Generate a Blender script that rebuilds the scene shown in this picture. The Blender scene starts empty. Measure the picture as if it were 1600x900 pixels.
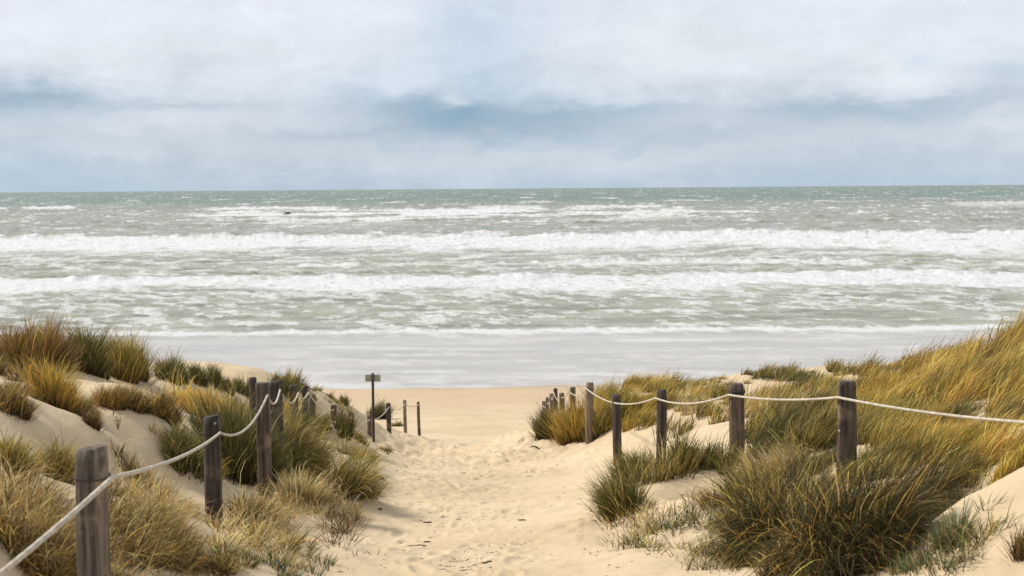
import bpy, math
import numpy as np
from mathutils import Matrix, Vector

R = math.radians
rng = np.random.default_rng(7)
scene = bpy.context.scene
col = scene.collection

# ------------------------------------------------------------------ camera
FPX = 2198.0
CAM = np.array([0.0, 0.0, 11.0])
PITCH, ROLL = R(4.06), R(0.43)
cam_d = bpy.data.cameras.new('camera')
cam_d.sensor_width = 36.0
cam_d.lens = FPX / 1600 * 36
cam_d.clip_start = 0.1
cam_d.clip_end = 90000
cam_d.dof.use_dof = True
cam_d.dof.focus_distance = 17.0
cam_d.dof.aperture_fstop = 5.0
cam = bpy.data.objects.new('camera', cam_d)
col.objects.link(cam)
M = Matrix.Translation(CAM) @ Matrix.Rotation(math.pi/2 - PITCH, 4, 'X') @ Matrix.Rotation(-ROLL, 4, 'Z')
cam.matrix_world = M
scene.camera = cam
M3 = np.array(M.to_3x3())

# ------------------------------------------------------------------ sun + sky
SUN_AZ, SUN_EL = -68.0, 42.0       # degrees from +Y towards +X
sd = bpy.data.lights.new('sun', 'SUN')
sd.energy = 4.0
sd.angle = R(5)
sd.color = (1.0, 0.93, 0.82)
sun = bpy.data.objects.new('sun', sd)
col.objects.link(sun)
sv = Vector((math.sin(R(SUN_AZ))*math.cos(R(SUN_EL)), math.cos(R(SUN_AZ))*math.cos(R(SUN_EL)), math.sin(R(SUN_EL))))
sun.rotation_euler = sv.to_track_quat('Z', 'Y').to_euler()
sun.location = (-20, 0, 40)
vs = scene.view_settings
vs.view_transform = 'Standard'
vs.look = 'None'
vs.exposure = 0.12
vs.gamma = 1.0
vs.use_curve_mapping = False
scene.cycles.max_bounces = 6
scene.cycles.transparent_max_bounces = 4


class NT:
    """small node helper"""
    def __init__(s, nt):
        s.nt = nt
        nt.nodes.clear()
    def n(s, t, ins=None, **kw):
        nd = s.nt.nodes.new(t)
        for k, v in kw.items():
            setattr(nd, k, v)
        for k, v in (ins or {}).items():
            s.set(nd, k, v)
        return nd
    def set(s, nd, k, v):
        if hasattr(v, 'is_output'):
            s.nt.links.new(v, nd.inputs[k])
        else:
            nd.inputs[k].default_value = v
    def m(s, op, a, b=0.0, c=0.0, clamp=False):
        nd = s.n('ShaderNodeMath', operation=op, use_clamp=clamp)
        s.set(nd, 0, a); s.set(nd, 1, b)
        if op in ('MULTIPLY_ADD', 'SMOOTH_MIN', 'COMPARE'):
            s.set(nd, 2, c)
        return nd.outputs[0]
    def ss(s, x, a, b, lo=0.0, hi=1.0):
        nd = s.n('ShaderNodeMapRange', interpolation_type='SMOOTHSTEP')
        for k, v in (('Value', x), ('From Min', a), ('From Max', b), ('To Min', lo), ('To Max', hi)):
            s.set(nd, k, v)
        return nd.outputs[0]
    def mix(s, f, a, b, mode='MIX'):
        nd = s.n('ShaderNodeMix', data_type='RGBA', blend_type=mode)
        s.set(nd, 0, f); s.set(nd, 6, a); s.set(nd, 7, b)
        return nd.outputs[2]
    def noise(s, vec, scale, detail=3, rough=0.5, dist=0.0):
        return s.n('ShaderNodeTexNoise', {'Vector': vec, 'Scale': scale, 'Detail': detail, 'Roughness': rough, 'Distortion': dist}).outputs[0]
    def xyz(s, x, y, z=0.0):
        nd = s.n('ShaderNodeCombineXYZ')
        s.set(nd, 0, x); s.set(nd, 1, y); s.set(nd, 2, z)
        return nd.outputs[0]
    def mapv(s, vec, sc):
        nd = s.n('ShaderNodeMapping')
        s.set(nd, 'Vector', vec); nd.inputs['Scale'].default_value = sc
        return nd.outputs[0]


def rgb(r, g, b):
    f = lambda c: c/12.92 if c <= 0.04045 else ((c+0.055)/1.055)**2.4
    return (f(r/255), f(g/255), f(b/255), 1.0)


world = bpy.data.worlds.new('World')
scene.world = world
world.use_nodes = True
w = NT(world.node_tree)
tc = w.n('ShaderNodeTexCoord').outputs['Generated']
sep = w.n('ShaderNodeSeparateXYZ', {0: tc})
X, Y, Z = sep.outputs
A0 = w.m('MULTIPLY', w.m('ARCTAN2', X, Y), 2.198)
E0 = w.m('MULTIPLY', w.m('ARCSINE', Z), 2.198)
P0 = w.xyz(A0, w.m('MULTIPLY', E0, 3.0), 0.0)
n1 = w.noise(P0, 2.3, 5, 0.55)
n2 = w.noise(w.xyz(w.m('ADD', A0, 7.3), w.m('MULTIPLY', E0, 3.4), 3.1), 4.6, 6, 0.6)
n3 = w.noise(w.xyz(w.m('ADD', A0, 2.3), w.m('MULTIPLY', E0, 1.5), 9.1), 12.0, 5, 0.6)
A = w.m('ADD', A0, w.m('MULTIPLY', w.m('SUBTRACT', n1, 0.5), 0.30))
E = w.m('ADD', E0, w.m('ADD', w.m('MULTIPLY', w.m('SUBTRACT', n2, 0.5), 0.10), w.m('MULTIPLY', w.m('SUBTRACT', n3, 0.5), 0.055)))


def blob(px, py, sx, sy, a=None, e=None):
    a = A if a is None else a
    e = E if e is None else e
    ax = w.m('DIVIDE', w.m('SUBTRACT', a, (px-800)/1000), sx/1000)
    ey = w.m('DIVIDE', w.m('SUBTRACT', e, (294-py)/1000), sy/1000)
    d2 = w.m('ADD', w.m('MULTIPLY', ax, ax), w.m('MULTIPLY', ey, ey))
    return w.m('EXPONENT', w.m('MULTIPLY', d2, -0.7))


cr = w.n('ShaderNodeValToRGB', {0: w.m('MULTIPLY', E, 1/0.36)})
el = cr.color_ramp.elements
stops = [(0.0, (182, 199, 214)), (0.10, (194, 206, 218)), (0.20, (202, 211, 221)), (0.30, (199, 209, 220)),
         (0.42, (206, 215, 226)), (0.55, (217, 224, 233)), (0.75, (222, 227, 236)), (1.0, (226, 231, 239))]
while len(el) < len(stops):
    el.new(0.5)
for e_, (p, c) in zip(el, stops):
    e_.position = p
    e_.color = rgb(*c)
skyc = cr.outputs[0]
DK = rgb(134, 164, 187)
BL = rgb(186, 204, 222)
LT = rgb(222, 227, 235)
for px, py, sx, sy, f, c in [
        (760, 60, 105, 75, .75, BL), (650, 130, 110, 26, .50, rgb(168, 192, 211)), (1390, 92, 45, 18, .5, BL),
        (80, 163, 120, 22, .80, DK), (20, 255, 170, 30, .45, rgb(154, 183, 206)), (170, 200, 90, 14, .2, DK),
        (690, 175, 105, 36, .95, DK), (850, 188, 130, 24, .65, DK), (560, 218, 110, 12, .35, DK), (960, 172, 100, 14, .4, DK),
        (1310, 184, 120, 20, .50, DK), (1090, 212, 110, 10, .28, DK), (1470, 176, 90, 14, .3, DK), (1560, 130, 90, 22, .42, rgb(172, 194, 214)),
        (1010, 225, 140, 8, .28, DK), (330, 168, 90, 9, .35, DK), (1380, 250, 210, 26, .22, rgb(160, 184, 205)),
        (290, 190, 150, 14, .5, LT), (1400, 130, 75, 24, .62, LT), (1520, 190, 50, 11, .5, LT), (900, 240, 330, 12, .32, rgb(205, 212, 222)),
        (1130, 95, 160, 36, .45, LT), (250, 90, 260, 42, .35, LT), (697, 148, 24, 13, .6, rgb(218, 225, 232)), (640, 122, 40, 16, .5, LT), (1010, 60, 60, 26, .4, rgb(228, 232, 238)), (1340, 100, 40, 20, .5, rgb(228, 232, 238)), (210, 240, 60, 10, .3, LT)]:
    skyc = w.mix(w.m('MULTIPLY', blob(px, py, sx, sy), f), skyc, c)
n5 = w.noise(w.xyz(w.m('ADD', A0, 12.3), w.m('MULTIPLY', E0, 1.8), 2.1), 26.0, 6, 0.62)
vary = w.m('ADD', w.m('ADD', .95, w.m('MULTIPLY', n5, .10)), w.m('ADD', w.m('MULTIPLY', w.m('SUBTRACT', n3, 0.5), 0.20), w.m('MULTIPLY', w.m('SUBTRACT', n2, 0.5), 0.22)))
lift = w.ss(E0, 0.38, 1.7, 1.0, .80)
k = w.m('MULTIPLY', w.m('MULTIPLY', vary, lift), 10.0)
skyc = w.n('ShaderNodeVectorMath', {0: skyc}, operation='SCALE')
w.set(skyc, 3, k)
nish = w.n('ShaderNodeTexSky', sky_type='NISHITA', sun_disc=False)
nish.sun_elevation = R(SUN_EL)
nish.sun_rotation = R(SUN_AZ)
nish.air_density = 1.0
final = w.mix(0.95, nish.outputs[0], skyc.outputs[0])
bg = w.n('ShaderNodeBackground', {'Color': final, 'Strength': 0.1})
w.n('ShaderNodeOutputWorld', {'Surface': bg.outputs[0]})

# ------------------------------------------------------------------ noise
_perm = np.random.default_rng(3).permutation(4096)
_g = np.random.default_rng(4).uniform(0, 2*np.pi, 4096)
_gx, _gy = np.cos(_g), np.sin(_g)


def perlin(x, y, seed=0):
    xi = np.floor(x).astype(np.int64); yi = np.floor(y).astype(np.int64)
    xf = x-xi; yf = y-yi
    def gr(ix, iy, dx, dy):
        h = _perm[(ix+_perm[(iy+seed*57) & 4095]) & 4095]
        return _gx[h]*dx+_gy[h]*dy
    u = xf*xf*xf*(xf*(xf*6-15)+10); v = yf*yf*yf*(yf*(yf*6-15)+10)
    a = gr(xi, yi, xf, yf); b = gr(xi+1, yi, xf-1, yf)
    c = gr(xi, yi+1, xf, yf-1); d = gr(xi+1, yi+1, xf-1, yf-1)
    return ((a+(b-a)*u)*(1-v)+(c+(d-c)*u)*v)*1.5


def fbm(x, y, o=4, seed=0, g=0.5):
    s = 0; a = 1.0; f = 1.0
    for i in range(o):
        s = s+a*perlin(x*f, y*f, seed+i)
        a *= g; f *= 2.03
    return s


def sstep(x, a, b):
    t = np.clip((x-a)/(b-a), 0, 1)
    return t*t*(3-2*t)


def ray(px, py):
    v = np.array([(px-800)/FPX, (450-py)/FPX, -1.0])
    return M3 @ v


def T(px, py, d):
    v = ray(px, py)
    return CAM+v*(d/v[1])


# ------------------------------------------------------------------ terrain height
ctrl = [  # (px, py, distance) read off the photograph: point of bare ground
    (720, 900, 9.5), (720, 850, 12), (740, 800, 15), (760, 760, 19), (770, 735, 23), (770, 715, 28), (740, 700, 35),
    (740, 690, 42), (740, 681, 48), (600, 900, 9.6), (620, 800, 15), (640, 740, 22.5), (640, 700, 34), (860, 900, 9.4), (880, 800, 14.6),
    (880, 745, 22), (850, 725, 25), (640, 684, 46), (850, 690, 43), (820, 700, 35), (900, 850, 11.6),
    # left fence line
    (143, 1141, 6), (330, 878, 12.2), (408, 777, 14.5), (428, 740, 17), (458, 712, 22), (487, 706, 25), (522, 694, 28.6),
    (549, 692, 31), (577, 690, 33), (606, 699, 36), (632, 687, 41), (653, 686, 45), (545, 770, 15), (560, 850, 11.4), (520, 900, 9.3),
    (500, 668, 25), (575, 704, 25), (612, 728, 24), (480, 765, 15), (500, 835, 11.4), (430, 900, 8.7), (440, 850, 10.8),
    # left dune
    (300, 592, 28), (385, 613, 28.5), (430, 612, 30), (500, 625, 32), (560, 643, 35), (598, 668, 39), (245, 580, 26),
    (270, 600, 25), (340, 606, 26), (100, 558, 22), (200, 578, 22), (0, 548, 20), (150, 600, 18), (60, 595, 18.5), (230, 625, 20),
    (330, 650, 20), (390, 660, 20), (0, 628, 14.5), (100, 634, 14.5), (150, 668, 13.5), (160, 650, 15.5), (250, 657, 16.5), (200, 690, 13.2),
    (280, 662, 15), (300, 655, 17), (100, 680, 12.2), (0, 700, 10), (60, 800, 7.8), (250, 785, 10), (200, 900, 7.3), (350, 762, 15.3), (385, 745, 16),
    (295, 765, 14), (330, 840, 12.9), (360, 880, 11.3), (300, 885, 11.2), (0, 900, 6), (330, 700, 16.5), (0, 760, 8.2), (130, 760, 9.5),
    (100, 585, 26), (200, 602, 27), (0, 572, 25), (-150, 560, 24), (-150, 540, 19), (250, 606, 29),
    (1450, 592, 27), (1600, 563, 26), (1530, 580, 27), (1750, 540, 26), (1750, 520, 20), (1350, 606, 33),
    # right side
    (870, 664, 34), (830, 697, 42), (886, 650, 31), (921, 702, 25.5), (900, 690, 29), (965, 733, 22.3), (1034, 733, 19), (975, 662, 26), (945, 690, 26.5), (1010, 690, 23),
    (1151, 765, 14.8), (1323, 740, 11.8), (985, 618, 32), (940, 640, 31), (1100, 603, 33), (1200, 592, 34), (1250, 579, 38), (1130, 590, 36), (1180, 604, 30),
    (1100, 650, 24), (1060, 680, 20.5), (1200, 642, 20), (1300, 622, 22), (1400, 602, 20), (1450, 570, 22), (1600, 545, 20),
    (1530, 560, 22), (1330, 588, 27), (1400, 570, 27), (1600, 610, 14), (1500, 680, 11.8), (1400, 700, 12), (1600, 728, 9.4), (1550, 800, 8), (1450, 860, 7.9), (1380, 900, 7.6),
    (1290, 870, 8.9), (1420, 760, 10.5), (1100, 732, 14.5), (1090, 795, 12.3), (1000, 862, 10.6), (960, 905, 9.1), (1080, 865, 10), (1170, 880, 9.2), (1180, 780, 12),
    (980, 790, 13.4), (1010, 760, 15.5), (1130, 700, 16.5), (1230, 690, 15.5), (930, 760, 18)]
P = np.array([T(*c) for c in ctrl])
ext = []
for x, y, z in [(-4, 0, 9.1), (0, -1, 9.35), (4, 0, 9.2), (0, 4, 9.1), (-4, -12, 9.5), (5, -12, 9.6), (-12, 0, 10.0), (12, 0, 10.2), (-12, 8, 9.6), (12, 8, 10.2),
                (-14, 18, 9.4), (14, 18, 9.6), (-20, 26, 8.8), (20, 24, 9.2), (-16, 34, 6.8), (17, 35, 7.6), (-30, 10, 9.8), (30, 10, 9.9), (-30, 30, 7.8), (32, 30, 8.2),
                (-45, 20, 9), (45, 20, 9), (-60, -10, 9.5), (60, -10, 9.5), (-30, -20, 9.5), (30, -20, 9.5), (60, 30, 8), (-60, 30, 8), (0, -25, 9.5),
                (3, 10, 8.5), (9, 12, 9.1), (-8, 40, 4.4), (8, 43, 4.5), (-20, 42, 4.0), (20, 45, 4.2), (-40, 42, 4), (40, 44, 4), (60, 44, 4), (-60, 42, 4),
                (1.5, 7, 8.5), (-1.2, 6.5, 8.6)] + [(x, 51, 2.2) for x in range(-60, 61, 12)]:
    ext.append((x, y, z))
P = np.vstack([P, np.array(ext)])


def tps_fit(P, lam=0.02):
    n = len(P)
    d2 = ((P[:, None, :2]-P[None, :, :2])**2).sum(-1)
    K = 0.5*d2*np.log(d2+1e-9)+lam*np.eye(n)
    Q = np.c_[np.ones(n), P[:, :2]]
    Am = np.block([[K, Q], [Q.T, np.zeros((3, 3))]])
    return np.linalg.solve(Am, np.r_[P[:, 2], 0, 0, 0])


W_ = tps_fit(P)
GX0, GX1, GY0, GY1, GS = -70.0, 70.0, -25.0, 56.0, 0.25
gx = np.arange(GX0, GX1+GS, GS); gy = np.arange(GY0, GY1+GS, GS)
GXm, GYm = np.meshgrid(gx, gy)
H = np.zeros_like(GXm)
for i, p in enumerate(P):
    d2 = (GXm-p[0])**2+(GYm-p[1])**2
    H += W_[i]*0.5*d2*np.log(d2+1e-9)
H += W_[len(P)]+W_[len(P)+1]*GXm+W_[len(P)+2]*GYm


def cub(f, p0, p1, p2, p3):
    return p1+0.5*f*(p2-p0+f*(2*p0-5*p1+4*p2-p3+f*(3*(p1-p2)+p3-p0)))


def h_dune(x, y):
    fx = np.clip((x-GX0)/GS, 1, len(gx)-3.001); fy = np.clip((y-GY0)/GS, 1, len(gy)-3.001)
    ix = fx.astype(int); iy = fy.astype(int); u = fx-ix; v = fy-iy
    rows = [cub(u, *[H[iy+j, ix+i] for i in (-1, 0, 1, 2)]) for j in (-1, 0, 1, 2)]
    return cub(v, *rows)


def h_beach(x, y):
    yy = np.array([40, 48, 58, 70, 78, 86, 105, 125, 200])
    zz = np.array([3.6, 2.55, 1.6, .62, 0.0, -.07, -.25, -1.2, -4])
    return np.interp(y, yy, zz)+0.03*perlin(x/9, y/5, 40)*sstep(y, 90, 70)


mounds = [(T(1010, 850, 10.9), .35, .12), (T(1065, 880, 9.6), .3, .10), (T(985, 790, 13.4), .4, .12), (T(975, 662, 26), .9, .35), (T(872, 662, 33.5), .9, .3), (T(505, 672, 24.6), .8, .22), (T(1090, 795, 12.3), .55, .10),
          (T(500, 790, 13.0), .5, .16), (T(455, 765, 14.6), .4, .14)]
hollow = [(T(335, 868, 12.0), .75, .30), (T(1105, 762, 13.5), .40, .34), (T(1420, 790, 9.6), .45, .18)]


def pathmask(x, y):
    c = np.interp(y, [0, 9.5, 15, 22, 35, 50], [-.2, -.25, -.4, -.45, -.6, 0])
    hw = np.interp(y, [0, 9.5, 15, 22, 35, 50], [.8, .9, 1.1, 1.7, 2.6, 6])
    return sstep(np.abs(x-c), hw*1.25, hw*.8)


def ground(x, y, fine=True):
    x = np.asarray(x, float); y = np.asarray(y, float)
    b = sstep(y, 44, 54)
    z = h_dune(x, np.minimum(y, 55))*(1-b)+h_beach(x, y)*b
    duneb = sstep(y, 46, 36)
    pm = pathmask(x, y)
    for p, r, a in mounds:
        z = z+a*np.exp(-np.sqrt(((x-p[0])**2+(y-p[1])**2)/(r*r)+.02)*1.5)
    for p, r, a in hollow:
        z = z-a*np.exp(-((x-p[0])**2+(y-p[1])**2)/(r*r))
    far = sstep(np.abs(x), 8, 25)
    z = z+duneb*(1-pm)*(0.07*fbm(x/1.3, y/1.3, 3, 11)+.5*far*fbm(x/9, y/9, 2, 31))
    if fine:
        rough = sstep(fbm(x/2.2, y/2.2, 2, 51), 0.0, .5)
        z = z+pm*duneb*(.012*fbm(x/.35, y/.35, 3, 21)+.030*rough*fbm(x/.22, y/.18, 3, 24))+duneb*.008*fbm(x/.3, y/.3, 3, 22)
        z = z+(1-duneb)*.012*fbm(x/.8, y/.5, 3, 23)*sstep(y, 80, 60)
        ch = sstep(y, 24, 27)*sstep(y, 44, 38)*sstep(np.abs(x+.8), 3.6, 2.2)
        z = z+ch*.10*np.abs(fbm(x/.55, y/.9, 3, 25))
    return z


def cast(px, py, dmin=4.0, dmax=75.0):
    v = ray(px, py)
    v = v/v[1]
    ds = np.exp(np.linspace(math.log(dmin), math.log(dmax), 900))
    pts = CAM[None]+v[None]*ds[:, None]
    g = ground(pts[:, 0], pts[:, 1], False)
    below = np.where(pts[:, 2] < g)[0]
    i = below[0] if len(below) else len(ds)-1
    p = pts[i].copy()
    p[2] = g[i]
    return p


def mesh_obj(name, verts, faces, mat, parent=None, smooth=True, colattr=None, attrs=None):
    me = bpy.data.meshes.new(name)
    verts = np.asarray(verts, np.float32)
    faces = np.asarray(faces, np.int32)
    k = faces.shape[1]
    me.vertices.add(len(verts)); me.vertices.foreach_set('co', verts.ravel())
    me.loops.add(faces.size); me.loops.foreach_set('vertex_index', faces.ravel())
    me.polygons.add(len(faces))
    me.polygons.foreach_set('loop_start', np.arange(0, faces.size, k, dtype=np.int32))
    me.polygons.foreach_set('use_smooth', np.full(len(faces), smooth))
    me.update(calc_edges=True)
    if colattr is not None:
        a = me.color_attributes.new('bcol', 'FLOAT_COLOR', 'POINT')
        c = np.c_[colattr, np.ones(len(colattr))].astype(np.float32)
        a.data.foreach_set('color', c.ravel())
    for nme, arr in (attrs or {}).items():
        a = me.attributes.new(nme, 'FLOAT', 'POINT')
        a.data.foreach_set('value', np.asarray(arr, np.float32).ravel())
    me.materials.append(mat)
    o = bpy.data.objects.new(name, me)
    col.objects.link(o)
    if parent is not None:
        o.parent = parent
        o.matrix_parent_inverse = Matrix.Identity(4)
    return o


def tag(o, label=None, cat=None, group=None, kind=None):
    if label: o['label'] = label
    if cat: o['category'] = cat
    if group: o['group'] = group
    if kind: o['kind'] = kind
    return o


def grid_faces(nr, nc):
    i = np.arange(nr*nc).reshape(nr, nc)
    return np.stack([i[:-1, :-1].ravel(), i[:-1, 1:].ravel(), i[1:, 1:].ravel(), i[1:, :-1].ravel()], 1)


def mat_new(name):
    m = bpy.data.materials.new(name)
    m.use_nodes = True
    return m, NT(m.node_tree)


def out(nt, sh):
    nt.n('ShaderNodeOutputMaterial', {'Surface': sh})


# ------------------------------------------------------------------ sand
def sand_material():
    m, t = mat_new('sand')
    pos = t.n('ShaderNodeNewGeometry').outputs['Position']
    s = t.n('ShaderNodeSeparateXYZ', {0: pos})
    big = t.noise(pos, 0.35, 4, .55)
    med = t.noise(pos, 2.2, 4, .6)
    fine = t.noise(pos, 38, 3, .7)
    grain = t.noise(pos, 170, 2, .8)
    c = t.mix(t.ss(big, .35, .68), (0.59, 0.475, 0.315, 1), (0.51, 0.40, 0.255, 1))
    c = t.mix(t.m('MULTIPLY', t.ss(med, .48, .72), .45), c, (0.43, 0.33, 0.21, 1))
    c = t.mix(t.m('MULTIPLY', t.ss(fine, .35, .75), .18), c, (0.42, 0.31, 0.19, 1))
    c = t.mix(t.m('MULTIPLY', t.ss(grain, .62, .72), .30), c, (0.30, 0.22, 0.14, 1))
    # damp sand towards the water
    wn = t.noise(t.mapv(pos, (.12, .5, 1)), 1.0, 4, .6)
    hz = t.m('ADD', s.outputs[2], t.m('MULTIPLY', t.m('SUBTRACT', wn, .5), .9))
    damp = t.ss(hz, 2.0, .55)
    wet = t.ss(hz, .35, .02)
    c = t.mix(t.m('MULTIPLY', damp, .75), c, (0.47, 0.35, 0.225, 1))
    c = t.mix(wet, c, (0.36, 0.28, 0.20, 1))
    rough = t.m('SUBTRACT', .95, t.m('MULTIPLY', wet, .55))
    b1 = t.n('ShaderNodeBump', {'Height': t.noise(pos, 9, 5, .65), 'Strength': .35, 'Distance': .05}).outputs[0]
    b2 = t.n('ShaderNodeBump', {'Height': fine, 'Strength': .35, 'Distance': .012, 'Normal': b1}).outputs[0]
    bs = t.n('ShaderNodeBsdfPrincipled', {'Base Color': c, 'Roughness': rough, 'Normal': b2, 'Specular IOR Level': .25})
    out(t, bs.outputs[0])
    return m


SAND = sand_material()


def fan(us, ys, y0):
    U, Yg = np.meshgrid(us, ys)
    return U*(Yg+y0), Yg


us = np.r_[np.linspace(-1.6, -.47, 110)[:-1], np.linspace(-.47, .47, 760), np.linspace(.47, 1.6, 110)[1:]]
ys = [-24.0]
while ys[-1] < 135:
    y = ys[-1]
    ys.append(y+(.6 if y < 2 else .045+max(0, y-8)**1.25*.0018))
ys = np.array(ys)
y0 = np.where(ys < 3, 0, 0)
Ug, Yg = np.meshgrid(us, ys)
wid = np.where(Yg < 6, 6+ (6-Yg)*1.2, Yg)+1.0
Xg = Ug*wid
Zg = ground(Xg, Yg)
# footprints trodden into the path and round the gap in the fence
fr = np.random.default_rng(19)
foot = []
for _ in range(150):
    y = fr.uniform(8.5, 24); foot.append((fr.normal(-.45, .40), y))
for _ in range(170):
    foot.append((fr.normal(-.8, 1.4), fr.uniform(22, 40)))
for _ in range(70):
    foot.append((fr.uniform(-5, 5), fr.uniform(42, 66)))
rowy = Yg[:, 0]
for x, y in foot:
    a = fr.normal(0, .35); L = .15; Wd = .06; dep = fr.uniform(.003, .020)*(1.8 if y > 22 else 1)
    i0, i1 = np.searchsorted(rowy, [y-.4, y+.4])
    sx, sy = Xg[i0:i1]-x, Yg[i0:i1]-y
    jc = np.where(np.abs(sx).min(0) < .4)[0]
    if len(jc) == 0: continue
    j0, j1 = jc[0], jc[-1]+1
    sx, sy = sx[:, j0:j1], sy[:, j0:j1]
    u = sx*math.cos(a)+sy*math.sin(a); v = -sx*math.sin(a)+sy*math.cos(a)
    q = (u/Wd)**2+(v/L)**2
    Zg[i0:i1, j0:j1] += -dep*np.exp(-q**1.5)+dep*.55*np.exp(-((np.sqrt(q)-1.45)/.35)**2)
sand = mesh_obj('sand_ground', np.stack([Xg, Yg, Zg], -1).reshape(-1, 3), grid_faces(*Xg.shape), SAND)
tag(sand, 'pale sand of the dune path, dunes and beach', kind='structure')
# far sheet of seabed and hinterland below everything, out to the horizon
fs = mesh_obj('ground', [(-40000, -40000, -6), (40000, -40000, -6), (40000, 40000, -6), (-40000, 40000, -6)], [(0, 1, 2, 3)], SAND, smooth=False)
tag(fs, 'sandy ground and seabed reaching the horizon', kind='structure')


# ------------------------------------------------------------------ sea
def sea_build():
    # rows equally spaced as the angle below the horizon shrinks
    dep = np.r_[np.linspace(335, 60, 470), np.linspace(59.4, 12, 150), np.geomspace(11.7, .75, 70)]
    ys = 11*FPX/dep
    us = np.r_[np.linspace(-1.6, -.42, 60)[:-1], np.linspace(-.42, .42, 1000), np.linspace(.42, 1.6, 60)[1:]]
    U, Yy = np.meshgrid(us, ys)
    X = U*Yy
    q = 11*FPX/Yy                      # angular depth below horizon in px
    lx = X/Yy                          # bearing
    n_lo = fbm(X/70, Yy/400, 3, 60)
    foam = np.zeros_like(X)
    Zs = np.zeros_like(X)

    def band(yb, yf, amp, hgt, wob, wl, seed, edge=.08, gate=None, soft=.5, ragged=1.0):
        nonlocal foam, Zs
        yc = yb+wob*fbm(X/wl, X*0+seed*3.1, 3, seed)+ragged*yb*.010*fbm(X/(wl*.08), X*0+seed, 3, seed+3)
        g = 1.0 if gate is None else gate
        th = (yb-yf)*(.95+.55*fbm(X/(wl*.55), X*0+seed*1.7, 3, seed+11))
        th = np.maximum(th, (yb-yf)*.25)
        s = (yc-Yy)/th                 # 0 at the back (seaward) edge, 1 at the front
        m = sstep(s, -edge*.3, edge*.5)*(1-sstep(s, 1-soft, 1+soft))
        foam = np.maximum(foam, amp*m*g)
        crest = np.where(s < 0, np.exp(-(s*th/(hgt*5))**2), np.exp(-(s*th/(hgt*3.2))**2))
        Zs = Zs+hgt*crest*(.35+.65*g)*(1+.9*fbm(X/(wl*.16), X*0+seed*2.2, 3, seed+6))
    # shore break (d~106), second bar (~165), third bar (~310) and patches farther out
    band(110.0, 106.0, 1.1, .13, 1.6, 30, 71, edge=.5, soft=.6, ragged=.7)
    g2 = .80+.5*sstep(fbm(X/22, Yy*0+5, 3, 61), -.5, .3)
    band(173, 146, 1.25, .42, 4, 60, 72, gate=np.clip(g2, 0, 1), soft=.4)
    g3 = .82+.5*sstep(fbm(X/40, Yy*0+9, 3, 62), -.5, .2)
    band(318, 244, 1.28, .70, 9, 90, 73, gate=np.clip(g3, 0, 1), soft=.42)
    g35 = sstep(fbm(X/16, Yy/60, 3, 63), .12, .35)*.9
    band(205, 190, 1.0, .40, 4, 40, 74, gate=g35, soft=.5)
    band(340, 312, .9, .7, 6, 60, 91, gate=sstep(fbm(X/30, Yy/200, 3, 92), .15, .3), soft=.4)
    def seg(a, b, f=.02):
        return sstep(lx, a-f, a)*sstep(lx, b+f, b)
    g4 = np.clip(seg(-.215, .012)+.5*seg(.04, .16)+.3*seg(-.3, .3), 0, 1)*sstep(fbm(X/45, Yy/90, 3, 64), -.35, .1)
    band(720, 480, 1.15, 1.0, 40, 220, 75, gate=g4, soft=.45, ragged=2)
    band(860, 700, 1.0, 1.0, 50, 260, 76, gate=np.clip(seg(-.21, -.13)+seg(-.02, .015)+seg(.05, .10)+seg(.32, .45)*.8, 0, 1)*.9, soft=.4, ragged=2)
    band(1000, 860, 1.0, 1.0, 30, 200, 77, gate=np.clip(seg(-.345, -.312, .006)+seg(-.37, -.36, .005), 0, 1), soft=.4)
    # loose white caps
    capn = fbm(X/14, Yy/26, 3, 65)
    cap = sstep(capn, .47, .62)*sstep(Yy, 330, 420)*sstep(Yy, 1500, 700)
    foam = np.maximum(foam, cap*.9)
    capf = sstep(fbm(X/38, Yy/150, 3, 66), .50, .62)*sstep(Yy, 700, 900)
    foam = np.maximum(foam, capf*.8)
    # streaky remains of foam between the bars
    st = .5+.5*fbm(X/2.6+.12*Yy, Yy/4.2, 5, 67, .66)
    stf = .5+.5*fbm(X/5.2-.05*Yy, Yy/13, 5, 69, .66)
    kf = sstep(Yy, 150, 280)
    st = st*(1-kf)+stf*kf
    st2 = .5+.5*fbm(X/13, Yy/14, 4, 68)
    inner = np.interp(Yy, [60, 104, 108, 118, 150, 172, 176, 235, 318, 326, 420, 560, 800], [.2, .2, .44, .52, .74, .70, .56, .72, .62, .28, .26, .22, .10])
    strk = sstep(st*.75+st2*.35, .66-.42*inner, 1.02-.42*inner)*np.where(inner > 0.05, 1, 0)
    foam = foam*(.84+.7*(st-.45))
    foam = np.maximum(foam, strk*.72)
    # sea surface
    open_ = sstep(Yy, 104, 125)
    deep = sstep(Yy, 110, 600)
    r = 1-np.abs(fbm(X/9+.1*Yy/9, Yy/5.0, 3, 80))*1.6
    Zs += open_*(.10+.32*deep)*r
    Zs += open_*(.14+.16*deep)*fbm(X/3.2, Yy/2.2, 3, 81)
    Zs += open_*deep*.45*fbm(X/40, Yy/26, 2, 82)
    Zs += (1-open_)*.010*fbm(X/1.6, Yy/.7, 3, 83)
    for yq, hq, sd_ in ((181, .42, 120), (196, .34, 121), (214, .30, 125), (335, .5, 122), (380, .55, 126), (425, .65, 123), (480, .7, 124)):
        wc = yq+yq*.02*fbm(X/(yq*.25), X*0+sd_, 3, sd_)
        gq = sstep(fbm(X/(yq*.04), Yy/yq*2, 4, sd_+9, .6), -.10, .55)
        uq = (Yy-wc)/(hq*2.2)
        Zs += hq*gq*np.where(uq < 0, np.exp(-uq**2*2.5), np.exp(-uq**2*.25))
        foam = foam*(1-.8*gq*np.exp(-((Yy-wc+hq*1.6)/(hq*4))**2))
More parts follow.
